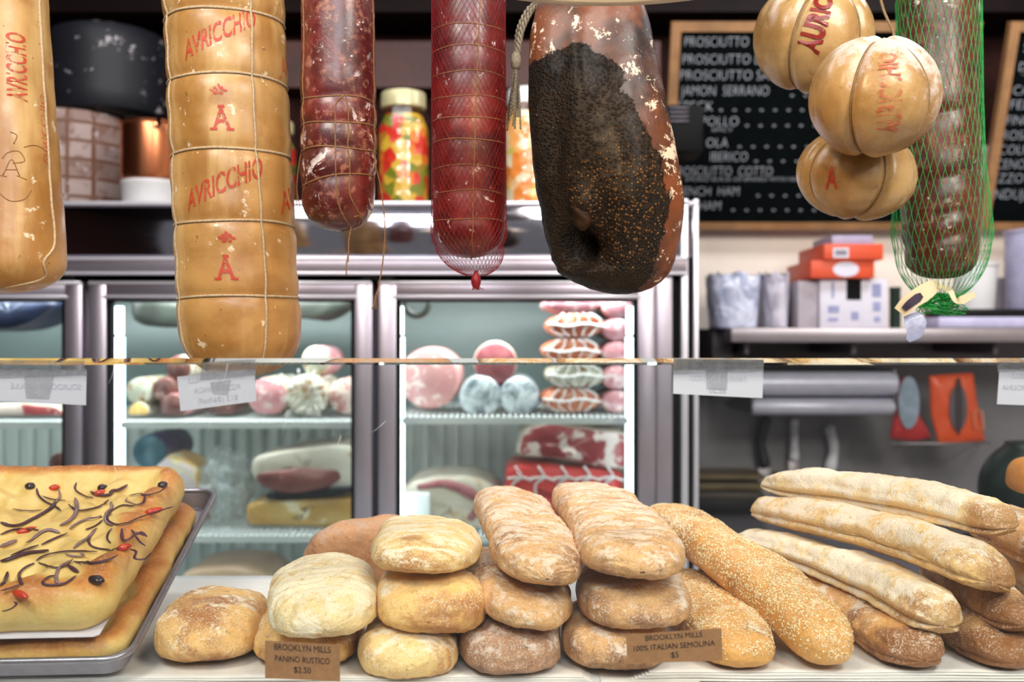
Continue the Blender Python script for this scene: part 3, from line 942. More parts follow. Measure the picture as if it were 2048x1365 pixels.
onion_d = plain('onion_dark', (86, 44, 62), 0.45, var=0.5, scale=120)
onion_g = plain('onion_grey', (146, 116, 122), 0.45, var=0.3, scale=120)
olive_m = plain('black_olive', (50, 34, 36), 0.3, var=0.3, scale=80)
tom_m = plain('red_tomato', (206, 62, 28), 0.3, var=0.35, scale=120)
TN = T3(0, 0, NB0 + .046)
def crop2uv(cx, cy):
    h = NB0 + .046
    for _ in range(7):
        p = ray_plane(cx / 2.936, 900 + cy / 2.936, T3(0, 0, h), ndir) - TO
        u, v = p @ udir, p @ vdir
        h = .5 * h + .5 * (float(top2(np.array([u]), np.array([v]))[0]) + .002)
    return u, v
strands = [
 ([(70,345),(130,355),(200,358),(250,350)],1,0),([(0,425),(60,445),(120,440),(180,410),(240,380),(300,340),(330,300)],2.6,0),
 ([(215,225),(225,265),(260,300),(320,330),(360,355)],1.3,0),([(245,270),(300,290),(390,300)],1,0),([(345,235),(352,265),(335,300),(300,330)],1.2,1),
 ([(440,275),(450,330),(440,380),(400,420),(350,445)],2.2,1),([(400,320),(450,355),(520,350),(590,330),(640,290)],1.3,0),([(450,190),(440,230),(480,260),(550,285)],1.2,0),
 ([(530,245),(580,265),(640,265),(660,240),(700,235),(750,205)],2.6,0),([(755,270),(800,262),(850,265),(900,260),(950,240),(985,210)],1.2,0),
 ([(850,265),(840,310),(780,330),(720,325),(660,355),(630,390),(640,420),(690,440),(750,430),(830,395),(910,370),(970,350),(1020,335)],1.2,0),
 ([(750,280),(740,300),(800,320)],1,1),([(650,305),(655,340),(625,370),(620,420),(660,445)],1.8,1),([(410,465),(440,440),(500,410),(580,395),(590,380)],1.8,1),
 ([(605,410),(570,440),(530,460),(500,470)],1.4,0),([(0,500),(60,475),(130,465),(230,470)],1.6,0),([(150,540),(200,515),(250,480),(300,470),(355,490)],2.4,1),
 ([(240,560),(310,525),(400,490)],1.5,0),([(570,460),(545,480),(520,520),(530,560),(580,580),(650,585),(700,580),(760,575)],1.3,0),([(430,580),(470,545),(520,510),(560,470)],2,1),
 ([(660,460),(635,490),(630,525),(650,550)],1.1,0),([(715,460),(720,530),(770,520),(800,490),(860,510)],1.6,0),([(770,470),(800,500),(830,485),(865,515)],1.6,0),([(790,500),(820,540),(855,568)],1.2,0),
 ([(0,655),(60,640),(130,615),(200,600),(290,590)],3,0),([(60,625),(140,590),(230,560)],1.6,0),([(210,655),(260,620),(350,600),(440,595),(580,600)],1.3,0),
 ([(220,660),(300,690),(380,685),(430,640)],1.1,0),([(430,655),(500,668),(580,660),(640,645),(692,625)],1.7,0),([(380,610),(430,625),(490,625),(470,600)],1.4,1),
 ([(760,585),(800,600),(790,640),(850,645),(890,605)],1.4,0),([(205,665),(150,690),(112,730),(120,775),(135,790)],1.6,0),([(0,800),(30,770),(45,715)],2,0),
 ([(250,770),(260,790),(320,795),(380,785),(450,740)],1.5,0),([(410,650),(350,690),(330,740),(335,780),(370,785)],1.5,1),([(400,680),(430,700),(460,720)],2.2,0),
 ([(250,770),(290,745),(330,740)],1.3,0),([(0,830),(60,815),(120,790)],1.4,0),([(80,893),(97,906),(82,926),(46,944),(8,952)],1.2,0),([(0,570),(40,555),(100,530)],3.2,1)]
for pts, r_, g in strands:
    cp = smooth_path(np.array([p + (0,) for p in pts], float), 9)
    uv = np.array([crop2uv(a, b) for a, b, _ in cp])
    uu, vv = gsmooth(uv[:, 0], 1.2), gsmooth(uv[:, 1], 1.2)
    hh = top2(uu, vv)
    hh = np.maximum(hh, gsmooth(hh, 2)) + 0.0022
    P = T3(uu, vv, hh)
    e = np.minimum(np.arange(len(P)), np.arange(len(P))[::-1]) / 5.0
    V, F = tube(P, 0.00115 * r_ * (0.45 + 0.55 * np.clip(e, 0, 1)), 6, False, np.tile(ndir, (len(P), 1)))
    obj('onion_strand', V, F, onion_g if g else onion_d, fo2)
def blob(name, cx, cy, a, b, hgt, ang, mat, seed):
    u0, v0 = crop2uv(cx, cy)
    nu, nv = 14, 20
    V = []
    for i in range(nu):
        ph = math.pi * i / (nu - 1)
        for j in range(nv):
            t_ = 2 * math.pi * j / nv
            x = a * math.sin(ph) * math.cos(t_); y = b * math.sin(ph) * math.sin(t_); z = hgt * math.cos(ph)
            k = 1 + .18 * noise.noise(Vector((x * 250 + seed, y * 250, z * 250)))
            x *= k; y *= k
            V.append((u0 + x * math.cos(ang) - y * math.sin(ang), v0 + x * math.sin(ang) + y * math.cos(ang), z))
    V = np.array(V)
    base = float(top2(np.array([u0]), np.array([v0]))[0])
    return obj(name, T3(V[:, 0], V[:, 1], V[:, 2] + base + hgt * .35), grid_faces(nu, nv), mat, fo2)
for k, (x, y) in enumerate(((565, 762), (955, 207), (175, 212), (600, 222))):
    blob('olive', x, y, .0095 if k < 1 else .0065, .006, .0045, .4, olive_m, k)
for k, (x, y, a) in enumerate(((318, 220, .007), (590, 250, .008), (905, 356, .0105), (728, 570, .008), (118, 848, .012), (160, 468, .012))):
    blob('tomato_piece', x, y, a, .0045, .004, -.5 if k != 4 else .6, tom_m, k + 9)

# ================================================================== hanging rail (above the picture)
RZ = 2.06
rail = thing('hanging_rail', (0, 1.30, RZ))
tag(rail, 'steel rail hung from the ceiling that carries the meats and cheeses', 'rail')
V, F = tube([(-1.1, 1.30, RZ), (1.1, 1.30, RZ)], .012, 14); obj('bar', V, F, M['steel'], rail)
for x in (-.95, .95):
    V, F = tube([(x, 1.30, RZ), (x, 1.30, 2.72)], .006, 10); obj('rod', V, F, M['steel'], rail)

def hook_cord(top, parent, mat, r=.0016, name='hanging_cord'):
    """from the top of a thing to the rail"""
    top = np.asarray(top, float)
    P = smooth_path([top, (top + np.array([top[0], 1.30, RZ])) / 2 + np.array([.002, 0, 0]), (top[0], 1.30, RZ + .012)], 6)
    V, F = tube(P, r, 6)
    return obj(name, V, F, mat, parent)

# ================================================================== provolone cheeses
prov = NT('provolone_rind')
nA = prov.noise(7, 5, .6, .5); nB = prov.noise(40, 6, .65); nC = prov.noise(16, 4, .6)
vst = prov.scaled((22, 22, 3))
col = prov.mix(prov.rng(nA, .32, .68), lin(152, 104, 48), lin(190, 146, 86))
col = prov.mix(prov.rng(prov.noise(1.0, 4, .6, vec=vst), .45, .7, 0, .55), col, lin(218, 184, 124))
col = prov.mix(prov.rng(nC, .54, .70, 0, .6), col, lin(152, 100, 46))
col = prov.mix(prov.rng(prov.noise(38, 8, .7), .615, .65, 0, .75), col, lin(232, 218, 190))
col = prov.mix(prov.rng(prov.noise(95, 3, .5), .70, .74, 0, .6), col, lin(96, 66, 36))
prov.set(color=col, rough=prov.rng(nB, .3, .7, .30, .5), spec=.5, coat=.12, coatr=.25, sss=.08)
prov.b.inputs['Subsurface Radius'].default_value = (.008, .004, .002)
prov.bump(prov.math('ADD', prov.math('MULTIPLY', nB, .5), prov.noise(14, 3)), .35, .003)

stamp = NT('red_stamp')
tn = stamp.noise(160, 5, .7)
stamp.set(color=lin(186, 58, 32), rough=.5, alpha=stamp.rng(tn, .38, .52, 0.15, .92))
stamp_f = NT('faded_red_stamp')
tn = stamp_f.noise(130, 6, .75)
stamp_f.set(color=lin(190, 96, 62), rough=.6, alpha=stamp_f.rng(tn, .38, .56, 0.1, .85))

class Hang:
    """a body of revolution with pinches, hanging near the upright"""
    def __init__(self, axis_bot, axis_top, prof, seed, depth=1.0, lump=.002, rings=(), pinch=.003, NA=130):
        self.b = np.asarray(axis_bot, float); self.t = np.asarray(axis_top, float)
        self.prof = np.asarray(prof, float)                     # (z, r) from the bottom up, z absolute
        self.depth = depth; self.seed = seed; self.lump = lump; self.rings = rings; self.pinch = pinch; self.NA = NA
    def axis(self, z):
        k = (z - self.b[2]) / (self.t[2] - self.b[2])
        return self.b[:2] + np.asarray(k)[..., None] * (self.t[:2] - self.b[:2])
    def at(self, th, z, off=0.0):
        th = np.asarray(th, float); z = np.asarray(z, float)
        r = np.interp(z, self.prof[:, 0], self.prof[:, 1])
        k = np.ones_like(r)
        for item in self.rings:
            zr, tl = item if isinstance(item, tuple) else (item, 0)
            zz = zr + tl * np.sin(th)
            r = r - self.pinch * np.exp(-((z - zz) / .006) ** 2) + self.pinch * .6 * np.exp(-((np.abs(z - zz) - .022) / .014) ** 2) * np.clip(r / .02, 0, 1)
        ax = self.axis(z)
        x = np.sin(th); y = -np.cos(th) * self.depth
        P = np.stack([ax[..., 0] + r * x, ax[..., 1] + r * y, z], -1)
        if self.lump:
            d = self.lump * nz(P.reshape(-1, 3), 13, self.seed) + self.lump * .4 * nz(P.reshape(-1, 3), 34, self.seed + 4)
            d = d.reshape(r.shape) * np.clip(r / .03, 0, 1)
        else:
            d = 0
        d = d + off
        P[..., 0] += d * x; P[..., 1] += d * y
        P[..., 2] -= 0
        return P
    def body(self, name, mat, parent=None, extra=None, attr=None):
        zs = []
        pz = self.prof[:, 0]
        # dense rows, denser at the cap
        for i in range(len(pz) - 1):
            n = max(1, int(abs(pz[i + 1] - pz[i]) / .004))
            zs += list(np.linspace(pz[i], pz[i + 1], n, endpoint=False))
        zs.append(pz[-1])
        zs = np.array(zs)
        th = np.linspace(0, 2 * math.pi, self.NA, endpoint=False)
        Z, TH = np.meshgrid(zs, th, indexing='ij')
        P = self.at(TH, Z)
        if extra:
            P = extra(P, TH, Z)
        V = P.reshape(-1, 3)
        F = grid_faces(len(zs), self.NA)
        F.append(list(range(self.NA))[::-1]); F.append([(len(zs) - 1) * self.NA + j for j in range(self.NA)])
        return obj(name, V, F, mat, parent)
    def ring(self, z, tilt=0.0, r=.0013, mat=None, parent=None, name='cord', wav=0.0):
        th = np.linspace(0, 2 * math.pi, 90, endpoint=False)
        zz = z + tilt * np.sin(th) + wav * np.sin(3 * th + z * 40)
        V, F = tube(self.at(th, zz, r * .5), r, 6, True)
        return obj(name, V, F, mat, parent)
    def line(self, pts, r=.0013, mat=None, parent=None, name='cord', off=None, k=10):
        pts = smooth_path(np.array([(a, b, 0) for a, b in pts]), k)
        P = self.at(pts[:, 0], pts[:, 1], r * .5 if off is None else off)
        V, F = tube(P, r, 6)
        return obj(name, V, F, mat, parent)
    def text(self, s, th0, z0, width, cap, slope, mat, parent, cols=24, rot90=False, off=.0007, serif=False, fat=.02):
        V, F = text_geo(s, cols, fat=fat)
        V = V * cap
        wd = V[:, 0].max()
        V[:, 0] *= width / wd
        if serif:
            mbV, mbF = [V], list(F)
            n = len(V)
            for cx in (0.06 * width, .94 * width):
                w2 = .20 * width
                q = np.array([(cx - w2, -.06 * cap), (cx, -.06 * cap), (cx + w2, -.06 * cap), (cx + w2, .06 * cap), (cx, .06 * cap), (cx - w2, .06 * cap)])
                mbV.append(q); mbF += [[n, n + 1, n + 4, n + 5], [n + 1, n + 2, n + 3, n + 4]]; n += 6
            q = np.array([(.30 * width, .97 * cap), (.70 * width, .97 * cap), (.66 * width, 1.10 * cap), (.34 * width, 1.10 * cap)])
            mbV.append(q); mbF.append([n, n + 1, n + 2, n + 3]); F = mbF; V = np.concatenate(mbV)
        if rot90:
            V = np.stack([-V[:, 1], V[:, 0]], -1)
        rad = np.interp(z0, self.prof[:, 0], self.prof[:, 1])
        P = self.at(th0 + V[:, 0] / rad, z0 + V[:, 1] + slope * V[:, 0], off)
        return obj('printed_lettering', P, F, mat, parent, smooth=False)
    def crown(self, th0, z0, s, mat, parent, seed=1, off=.0007):
        """a small stamped crown: blots over a band"""
        mb = MB()
        rad = np.interp(z0, self.prof[:, 0], self.prof[:, 1])
        def disc(x, y, r, sy=1.0):
            a = np.linspace(0, 2 * math.pi, 16, endpoint=False)
            q = np.stack([x + r * np.cos(a), y + r * sy * np.sin(a)], -1)
            mb.add(self.at(th0 + q[:, 0] / rad, z0 + q[:, 1], off), [list(range(16))])
        for (x, y, r, sy) in ((-.75, .05, .28, .6), (-.38, .3, .24, 1), (0, .62, .24, 1), (.38, .3, .24, 1), (.75, .05, .28, .6), (-.3, -.28, .3, .7), (.3, -.28, .3, .7), (0, .1, .22, 1)):
            disc(x * s, y * s, r * s, sy)
        return mb.build('stamped_crown', mat, parent, smooth=False)

def cap_profile(zb, hc, R, zs_r):
    """rounded bottom then given (z, R)"""
    out = []
    for a in np.linspace(0.04, math.pi / 2, 16):
        out.append((zb + hc * (1 - math.cos(a)), R * math.sin(a) ** .82))
    return out + zs_r

# the corded provolone in the middle
Y0 = 1.30
def zz(y, Y):
    return CAMZ + (682.5 - y) / FPX * Y
def xx(x, Y):
    return (x - 1024) / FPX * Y
R2 = 118.5 / FPX * Y0 * .99
bot = np.array([xx(484, Y0), Y0, zz(735, Y0)]); top = np.array([xx(446, Y0), Y0, zz(-40, Y0)])
zt_ = zz(-95, Y0)
pr = cap_profile(bot[2] - .012, .058, R2, [(zz(600, Y0), R2 * 1.01), (zz(300, Y0), R2), (zz(100, Y0), R2 * .99), (zz(-20, Y0), R2 * 1.0), (zz(-70, Y0), R2 * .95), (zt_, R2 * .78), (zt_ + .012, R2 * .55)])
fy = lambda y: zz(y, Y0 - R2)
ringsz = [fy(592), fy(440), fy(295), fy(143), fy(12)]
h2 = Hang(bot, top, pr, 61, 1.0, .0016, ringsz, .0022)
p2 = h2.body('provolone_cheese', prov.m)
tag(p2, 'tall yellow provolone bound in a grid of cord with red A stamps', 'cheese', 'large provolone cheeses')
for z in ringsz:
    h2.ring(z, .0015, .0017, M['cord'], p2, wav=.0006)
for a in (-.93, .68, 2.3, -2.5):
    w_ = .03 * np.sin(np.linspace(0, 9, 7) + a)
    zsq = np.linspace(zt_ - .01, bot[2] + .03, 7)
    h2.line([(a + w_[i], zsq[i]) for i in range(7)] + [(a, bot[2] + .006), (a, bot[2] - .004)], .0015, M['cord'], p2)
def th_at(h, px, py, Y=None):
    """angle round the body that shows at a picture column"""
    Yf = Y or (h.b[1] - .06)
    z = zz(py, Yf)
    ax = h.axis(np.array(z))
    r = np.interp(z, h.prof[:, 0], h.prof[:, 1])
    s = (xx(px, Yf) - ax[0]) / r
    return float(np.arcsin(np.clip(s, -.98, .98))), z
def put(h, s, px, py, wpx, hpx, slope, mat, par, **kw):
    a, z = th_at(h, px, py)
    k = (h.b[1] - .07) / FPX
    return h.text(s, a, z, wpx * k, hpx * k, slope, mat, par, **kw)
put(h2, 'AVRICCHIO', 376, 126, 150, 38, .52, stamp.m, p2)
put(h2, 'AVRICCHIO', 381, 424, 158, 40, .46, stamp.m, p2)
put(h2, 'AV', 545, 142, 60, 40, .5, stamp_f.m, p2)
put(h2, 'AVR', 552, 424, 95, 42, .46, stamp.m, p2)
put(h2, 'A', 434, 264, 36, 44, 0, stamp.m, p2, serif=True)
put(h2, 'A', 443, 560, 36, 44, 0, stamp.m, p2, serif=True)
for (px, py) in ((444, 188), (461, 480)):
    a, z = th_at(h2, px, py)
    h2.crown(a, z, .0105, stamp.m, p2)
for a in (-.93, .68):
    hook_cord(h2.at(np.array(a), np.array(zt_)), p2, M['cord'], .002)

# the provolone cut by the left edge
YL = 1.27
RL = 120 / FPX * YL
bot = np.array([xx(4, YL), YL, zz(590, YL)]); top = np.array([xx(-5, YL), YL, zz(-40, YL)])
pr = cap_profile(zz(586, YL), .040, RL, [(zz(490, YL), RL * 1.0), (zz(400, YL), RL * .955), (zz(250, YL), RL * .885), (zz(130, YL), RL * .83), (zz(0, YL), RL * .78), (zz(-70, YL), RL * .72), (zz(-100, YL), RL * .5)])
hL = Hang(bot, top, pr, 67, 1.0, .0022)
pL = hL.body('provolone_cheese', prov.m)
tag(pL, 'tapering yellow provolone with one upright cord, cut by the frame edge', 'cheese', 'large provolone cheeses')
ptsL = [th_at(hL, x, y) for x, y in ((54, -60), (56, 0), (62, 80), (68, 180), (74, 290), (79, 400), (76, 480), (66, 520), (50, 556))]
hL.line(ptsL + [(.25, zz(583, YL)), (-.2, zz(586, YL))], .0016, M['cord'], pL)
hL.line([(a + 2.2, z) for a, z in ptsL], .0016, M['cord'], pL)
hL.line([(a - 2.0, z) for a, z in ptsL], .0016, M['cord'], pL)
put(hL, 'AVRICCHIO', 38, 196, 140, 40, 0, stamp.m, pL, rot90=True, cols=14)
put(hL, 'AVRICCHIO', 103, 320, 150, 16, 0, stamp_f.m, pL, rot90=True, cols=14)
emb = plain('embossed_line', (138, 96, 48), .6)
for q in ([(6, 318), (14, 305), (30, 300), (38, 318), (22, 326)], [(36, 290), (50, 282), (62, 292), (58, 306)], [(16, 262), (26, 268), (22, 286)], [(8, 352), (20, 318), (32, 350)], [(12, 340), (28, 338)], [(2, 352), (14, 354)], [(28, 350), (42, 356)], [(0, 384), (20, 402), (40, 396), (48, 376)]):
    hL.line([th_at(hL, x, y) for x, y in q], .0007, emb, pL, name='embossed_mark', off=0.0, k=5)
hook_cord(hL.at(np.array(.2), np.array(zz(-100, YL))), pL, M['cord'], .002)

# ================================================================== salamis
def salami_mat(name, red, dark, mold, amt, coat=.35, flake=.60):
    m = NT(name)
    a = m.noise(16, 6, .65, .6); b = m.noise(70, 7, .7); c = m.noise(27, 8, .72, 1.0); d = m.noise(9, 3, .5)
    col = m.mix(m.rng(a, .35, .68), lin(*dark), lin(*red))
    col = m.mix(m.rng(b, .50, .66, 0, amt), col, lin(*mold))
    fl = m.math('MULTIPLY', m.rng(c, flake, flake + .025), m.rng(d, .46, .56))
    col = m.mix(fl, col, lin(232, 218, 212))
    col = m.mix(m.rng(m.noise(120, 3), .70, .73, 0, .8), col, lin(226, 210, 204))
    m.set(color=col, rough=m.rng(b, .3, .7, .28, .48), coat=coat, coatr=.22)
    m.bump(m.math('ADD', b, m.math('MULTIPLY', a, .8)), .4, .002)
    return m.m
sal1 = salami_mat('salami_mottled', (116, 34, 28), (70, 18, 16), (176, 116, 92), .7, .35, .575)
sal2 = salami_mat('salami_netted', (118, 26, 20), (66, 10, 12), (140, 60, 52), .3, .3, .60)
sal3 = salami_mat('salami_brown', (106, 44, 28), (66, 26, 18), (150, 100, 80), .5, .2, .60)

Y3 = 1.30
R3 = 73.5 / FPX * Y3
bot = np.array([xx(678, Y3), Y3, zz(462, Y3)]); top = np.array([xx(676, Y3), Y3, zz(-40, Y3)])
pr = cap_profile(zz(462, Y3), .040, R3 * .97, [(zz(340, Y3), R3), (zz(200, Y3), R3), (zz(0, Y3), R3 * .98), (zz(-60, Y3), R3 * .9), (zz(-100, Y3), R3 * .55)])
f3 = lambda y: zz(y, Y3 - R3)
rings3 = [f3(190), f3(242), f3(293), (f3(352), .008)]
h3 = Hang(bot, top, pr, 71, 1.0, .0016, rings3, .0016)
s3 = h3.body('salami', sal1)
tag(s3, 'mottled dark red salami with white mould flecks, tied in loose twine', 'salami', 'salamis hung from the rail')
for r_ in rings3:
    z, tl = r_ if isinstance(r_, tuple) else (r_, 0)
    h3.ring(z, tl, .0010, M['twine'], s3, 'twine', .0012)
def h3l(pts, **kw):
    h3.line([th_at(h3, x, y, Y3 - R3 * .8) for x, y in pts], .0010, M['twine'], s3, 'twine', **kw)
h3l([(690, 192), (675, 210), (673, 245), (674, 330), (677, 400), (690, 440), (700, 456)])
h3l([(694, 192), (698, 240), (697, 293), (701, 345), (704, 400), (702, 456)])
h3l([(606, -60), (605, 100), (604, 200), (605, 300)])
h3l([(747, -60), (748, 100), (749, 200), (749, 330)])
h3l([(706, 432), (716, 430), (725, 442), (730, 450)])
def dangle(pts, r, mat, parent, Y, name='twine', fray=0):
    P = smooth_path([W(x, y, Y) for x, y in pts], 8)
    V, F = tube(P, r, 6); obj(name, V, F, mat, parent)
    for k in range(fray):
        e = P[-1]; dd = P[-1] - P[-3]; dd /= np.linalg.norm(dd)
        Q = [e - dd * .012, e + np.array([rnd.uniform(-.003, .003), 0, 0]) + dd * .004, e + dd * .018 + np.array([rnd.uniform(-.004, .004), rnd.uniform(-.003, .003), 0])]
        V, F = tube(smooth_path(Q, 4), r * .5, 5); obj(name, V, F, mat, parent)
dangle([(702, 455), (701, 462), (698, 478), (697, 500), (696, 525)], .0009, M['twine'], s3, Y3 - .02, fray=2)
dangle([(750, 330), (758, 360), (765, 400), (770, 460), (766, 520), (758, 570), (754, 592)], .0009, M['twine'], s3, Y3, fray=4)
dangle([(604, 300), (598, 330), (594, 375), (597, 402)], .0009, M['twine'], s3, Y3, fray=2)
hook_cord(h3.at(np.array(0.), np.array(zz(-100, Y3))), s3, M['twine'])

def net(h, zs_, n, turns, r, mat, parent, bulge, knot_z, knot_xy, gather_z, knots=False, name='net'):
    """two families of strands running round the body, gathered to a knot below"""
    mb = MB()
    th = np.linspace(0, 2 * math.pi, n, endpoint=False)
    zt0, zb0 = zs_
    m = 110
    zz_ = np.linspace(zt0, zb0, m)
    for fam in (1, -1):
        for a in th:
            ang = a + fam * turns * 2 * math.pi * (zt0 - zz_) / (zt0 - zb0)
            P = h.at(ang, np.maximum(zz_, gather_z), 0) * 1.0
            ax = h.axis(zz_)
            R_ = np.interp(np.maximum(zz_, gather_z), h.prof[:, 0], h.prof[:, 1])
            f = np.clip((gather_z - zz_) / (gather_z - knot_z), 0, 1)
            rr = (R_ + np.interp(zz_, bulge[0], bulge[1])) * np.sqrt(np.maximum(0, 1 - f ** 2.2)) + .0025 * f
            cx = ax[:, 0] * (1 - f) + knot_xy[0] * f; cy = ax[:, 1] * (1 - f) + knot_xy[1] * f
            P = np.stack([cx + rr * np.sin(ang), cy - rr * np.cos(ang), zz_], -1)
            V, F = tube(P, r, 4)
            mb.add(V, F)
    return mb.build(name, mat, parent)

# the red netted salami
R4 = 72.5 / FPX * Y3
bot = np.array([xx(938, Y3), Y3, zz(516, Y3)]); top = np.array([xx(937, Y3), Y3, zz(-40, Y3)])
pr = cap_profile(zz(516, Y3), .040, R4 * .99, [(zz(380, Y3), R4), (zz(200, Y3), R4 * 1.01), (zz(0, Y3), R4), (zz(-60, Y3), R4 * .9), (zz(-100, Y3), R4 * .5)])
f4 = lambda y: zz(y, Y3 - R4)
rings4 = [f4(y) for y in (46, 90, 141, 190, 233, 277, 330, 380, 437)]
h4 = Hang(bot, top, pr, 73, 1.0, .0010, rings4, .0006)
s4 = h4.body('salami', sal2)
tag(s4, 'crimson salami in fine red netting knotted at the bottom', 'salami', 'salamis hung from the rail')
for z in rings4:
    h4.ring(z, 0, .0007, M['twine'], s4, 'twine', .0008)
h4.line([th_at(h4, x, y, Y3 - R4) for x, y in ((962, -60), (958, 50), (952, 190), (948, 330), (946, 437), (946, 500), (944, 514))], .0008, M['twine'], s4, 'twine')
red_net = plain('red_netting', (150, 14, 30), .5, var=.2)
net(h4, (zz(-30, Y3), zz(551, Y3)), 44,   .72, .00023, red_net, s4, ([zz(556, Y3), zz(500, Y3), zz(440, Y3), zz(300, Y3), zz(-30, Y3)], [.0, .006, .0022, .0010, .0010]), zz(553, Y3), (xx(952, Y3), Y3), zz(492, Y3))
mb = MB()
V, F = lathe([(.001, -.012), (.005, -.009), (.0065, -.003), (.006, .003), (.0035, .008), (.002, .012)], W(952, 560, Y3), 16); mb.add(V, F)
for k in range(9):
    Q = [W(953, 564, Y3), W(954 + rnd.uniform(-10, 12), 570, Y3), W(956 + rnd.uniform(-14, 18), 580, Y3)]
    V, F = tube(smooth_path(Q, 4), .0006, 5); mb.add(V, F)
mb.build('net_knot', red_net, s4)
hook_cord(h4.at(np.array(0.), np.array(zz(-100, Y3))), s4, M['twine'])

# the green netted salami
Y7 = 1.40
R7 = 74 / FPX * Y7
bot = np.array([xx(1884, Y7), Y7, zz(558, Y7)]); top = np.array([xx(1876, Y7), Y7, zz(-40, Y7)])
pr = cap_profile(zz(558, Y7), .030, R7 * .93, [(zz(450, Y7), R7 * .98), (zz(300, Y7), R7 * 1.0), (zz(0, Y7), R7 * 1.03), (zz(-60, Y7), R7 * .9), (zz(-100, Y7), R7 * .5)])
h7 = Hang(bot, top, pr, 77, 1.0, .0022, [(zz(468, Y7 - R7), .012), (zz(425, Y7 - R7), .010), (zz(350, Y7 - R7), .008), (zz(220, Y7 - R7), .008)], .0022)
s7 = h7.body('salami', sal3)
tag(s7, 'brown salami in a loose green net with a cream paper tag', 'salami', 'salamis hung from the rail')
green_net = plain('green_netting', (30, 176, 74), .45, var=.3, scale=300)
net(h7, (zz(-30, Y7), zz(600, Y7)), 40, .29, .00032, green_net, s7, ([zz(600, Y7), zz(540, Y7), zz(470, Y7), zz(410, Y7), zz(330, Y7), zz(200, Y7), zz(-30, Y7)], [.004, .010, .0165, .0125, .006, .0035, .0025]), zz(603, Y7), (xx(1880, Y7), Y7), zz(500, Y7))
mb = MB()
for k in range(46):
    a = rnd.uniform(0, 6.28)
    x0 = 1880 + rnd.uniform(-14, 14)
    Q = [W(x0, 594 + rnd.uniform(-8, 4), Y7), W(x0 + rnd.uniform(-45, 50), 596 + rnd.uniform(-10, 20), Y7 + rnd.uniform(-.02, .02)), W(x0 + rnd.uniform(-50, 55), 612 + rnd.uniform(-14, 18), Y7 + rnd.uniform(-.02, .02)), W(x0 + rnd.uniform(-45, 30), 618 + rnd.uniform(-10, 16), Y7 + rnd.uniform(-.02, .02))]
    V, F = tube(smooth_path(Q, 5), .0007, 4); mb.add(V, F)
mb.build('net_end', green_net, s7)
tag_m = plain('cream_tag', (222, 204, 164), .6, var=.08)
def strip(name, pts, wd, mat, parent, Y, thick=.0006):
    c = np.array([W(x, y, Y + dy) for x, y, dy in pts])
    c = smooth_path(c, 5)
    T = np.gradient(c, axis=0); T /= np.linalg.norm(T, axis=1)[:, None]
    S = np.cross(T, [0, -1, 0]); S /= np.linalg.norm(S, axis=1)[:, None]
    wd = np.interp(np.linspace(0, 1, len(c)), np.linspace(0, 1, len(wd)), wd)[:, None]
    nn = np.array([0, thick, 0])
    V = np.concatenate([c - S * wd, c + S * wd, c + S * wd + nn, c - S * wd + nn])
    m = len(c)
    F = []
    for i in range(m - 1):
        for k in range(4):
            a, b = k * m, ((k + 1) % 4) * m
            F.append([a + i, b + i, b + i + 1, a + i + 1])
    F += [[0, m, 2 * m, 3 * m], [m - 1, 4 * m - 1, 3 * m - 1, 2 * m - 1]]
    return obj(name, V, F, mat, parent, smooth=False)
YT = Y7 - .045
strip('paper_tag', [(1800, 625, 0), (1818, 606, -.004), (1845, 588, -.002), (1866, 575, .004), (1880, 572, .02)], [.0095, .011, .012, .010, .006], tag_m, s7, YT)
strip('tag_print', [(1808, 619, -.0035), (1820, 608, -.0055), (1836, 596, -.0045), (1844, 590, -.0025)], [.004, .0055, .006, .0035], plain('violet_print', (44, 26, 52), .6), s7, YT - .001)
strip('paper_tag', [(1880, 572, .02), (1900, 582, .01), (1910, 600, .005), (1925, 600, .0), (1950, 588, .01)], [.003, .004, .003, .006, .004], tag_m, s7, YT)
strip('plastic_tag', [(1822, 628, .01), (1830, 645, .004), (1828, 665, .002), (1816, 682, .0)], [.010, .016, .012, .003], film('blue_grey_plastic', (150, 156, 186), .8, .3), s7, YT)
hook_cord(h7.at(np.array(0.), np.array(zz(-100, Y7))), s7, M['cord'])

# ================================================================== the peppered ham
YH = 1.30
rows = np.array([(-95, 1150, 1210), (-60, 1108, 1254), (-20, 1086, 1274), (20, 1074, 1290), (60, 1062, 1302), (130, 1056, 1317), (200, 1056, 1331), (260, 1060, 1342), (320, 1065, 1355), (380, 1073, 1367), (430, 1082, 1366), (480, 1092, 1358), (520, 1105, 1350), (545, 1122, 1340), (565, 1148, 1322), (578, 1178, 1302), (585, 1205, 1280), (589, 1228, 1256)], float)
ys = np.concatenate([np.linspace(-95, 520, 200), np.linspace(522, 589, 60)])
xl = np.interp(ys, rows[:, 0], rows[:, 1]); xr = np.interp(ys, rows[:, 0], rows[:, 2])
xl[:210] = gsmooth(xl, 5)[:210]; xr[:210] = gsmooth(xr, 5)[:210]
NA = 230
a = np.linspace(0, 2 * math.pi, NA, endpoint=False)
zc = np.array([zz(y, YH) for y in ys])
cx = np.array([xx(x, YH) for x in (xl + xr) / 2]); hw = (xr - xl) / 2 / FPX * YH
dep = .66 * hw * np.interp(ys, [-95, 0, 300, 589], [.8, .8, 1.0, .95])
X = cx[:, None] + hw[:, None] * np.sin(a)[None]
Yh = YH - dep[:, None] * np.sign(np.cos(a)) * np.abs(np.cos(a)) ** .85
Zh = np.repeat(zc[:, None], NA, 1)
V = np.stack([X, Yh, Zh], -1).reshape(-1, 3)
F = grid_faces(len(ys), NA) + [list(range(NA)), [(len(ys) - 1) * NA + j for j in range(NA)][::-1]]
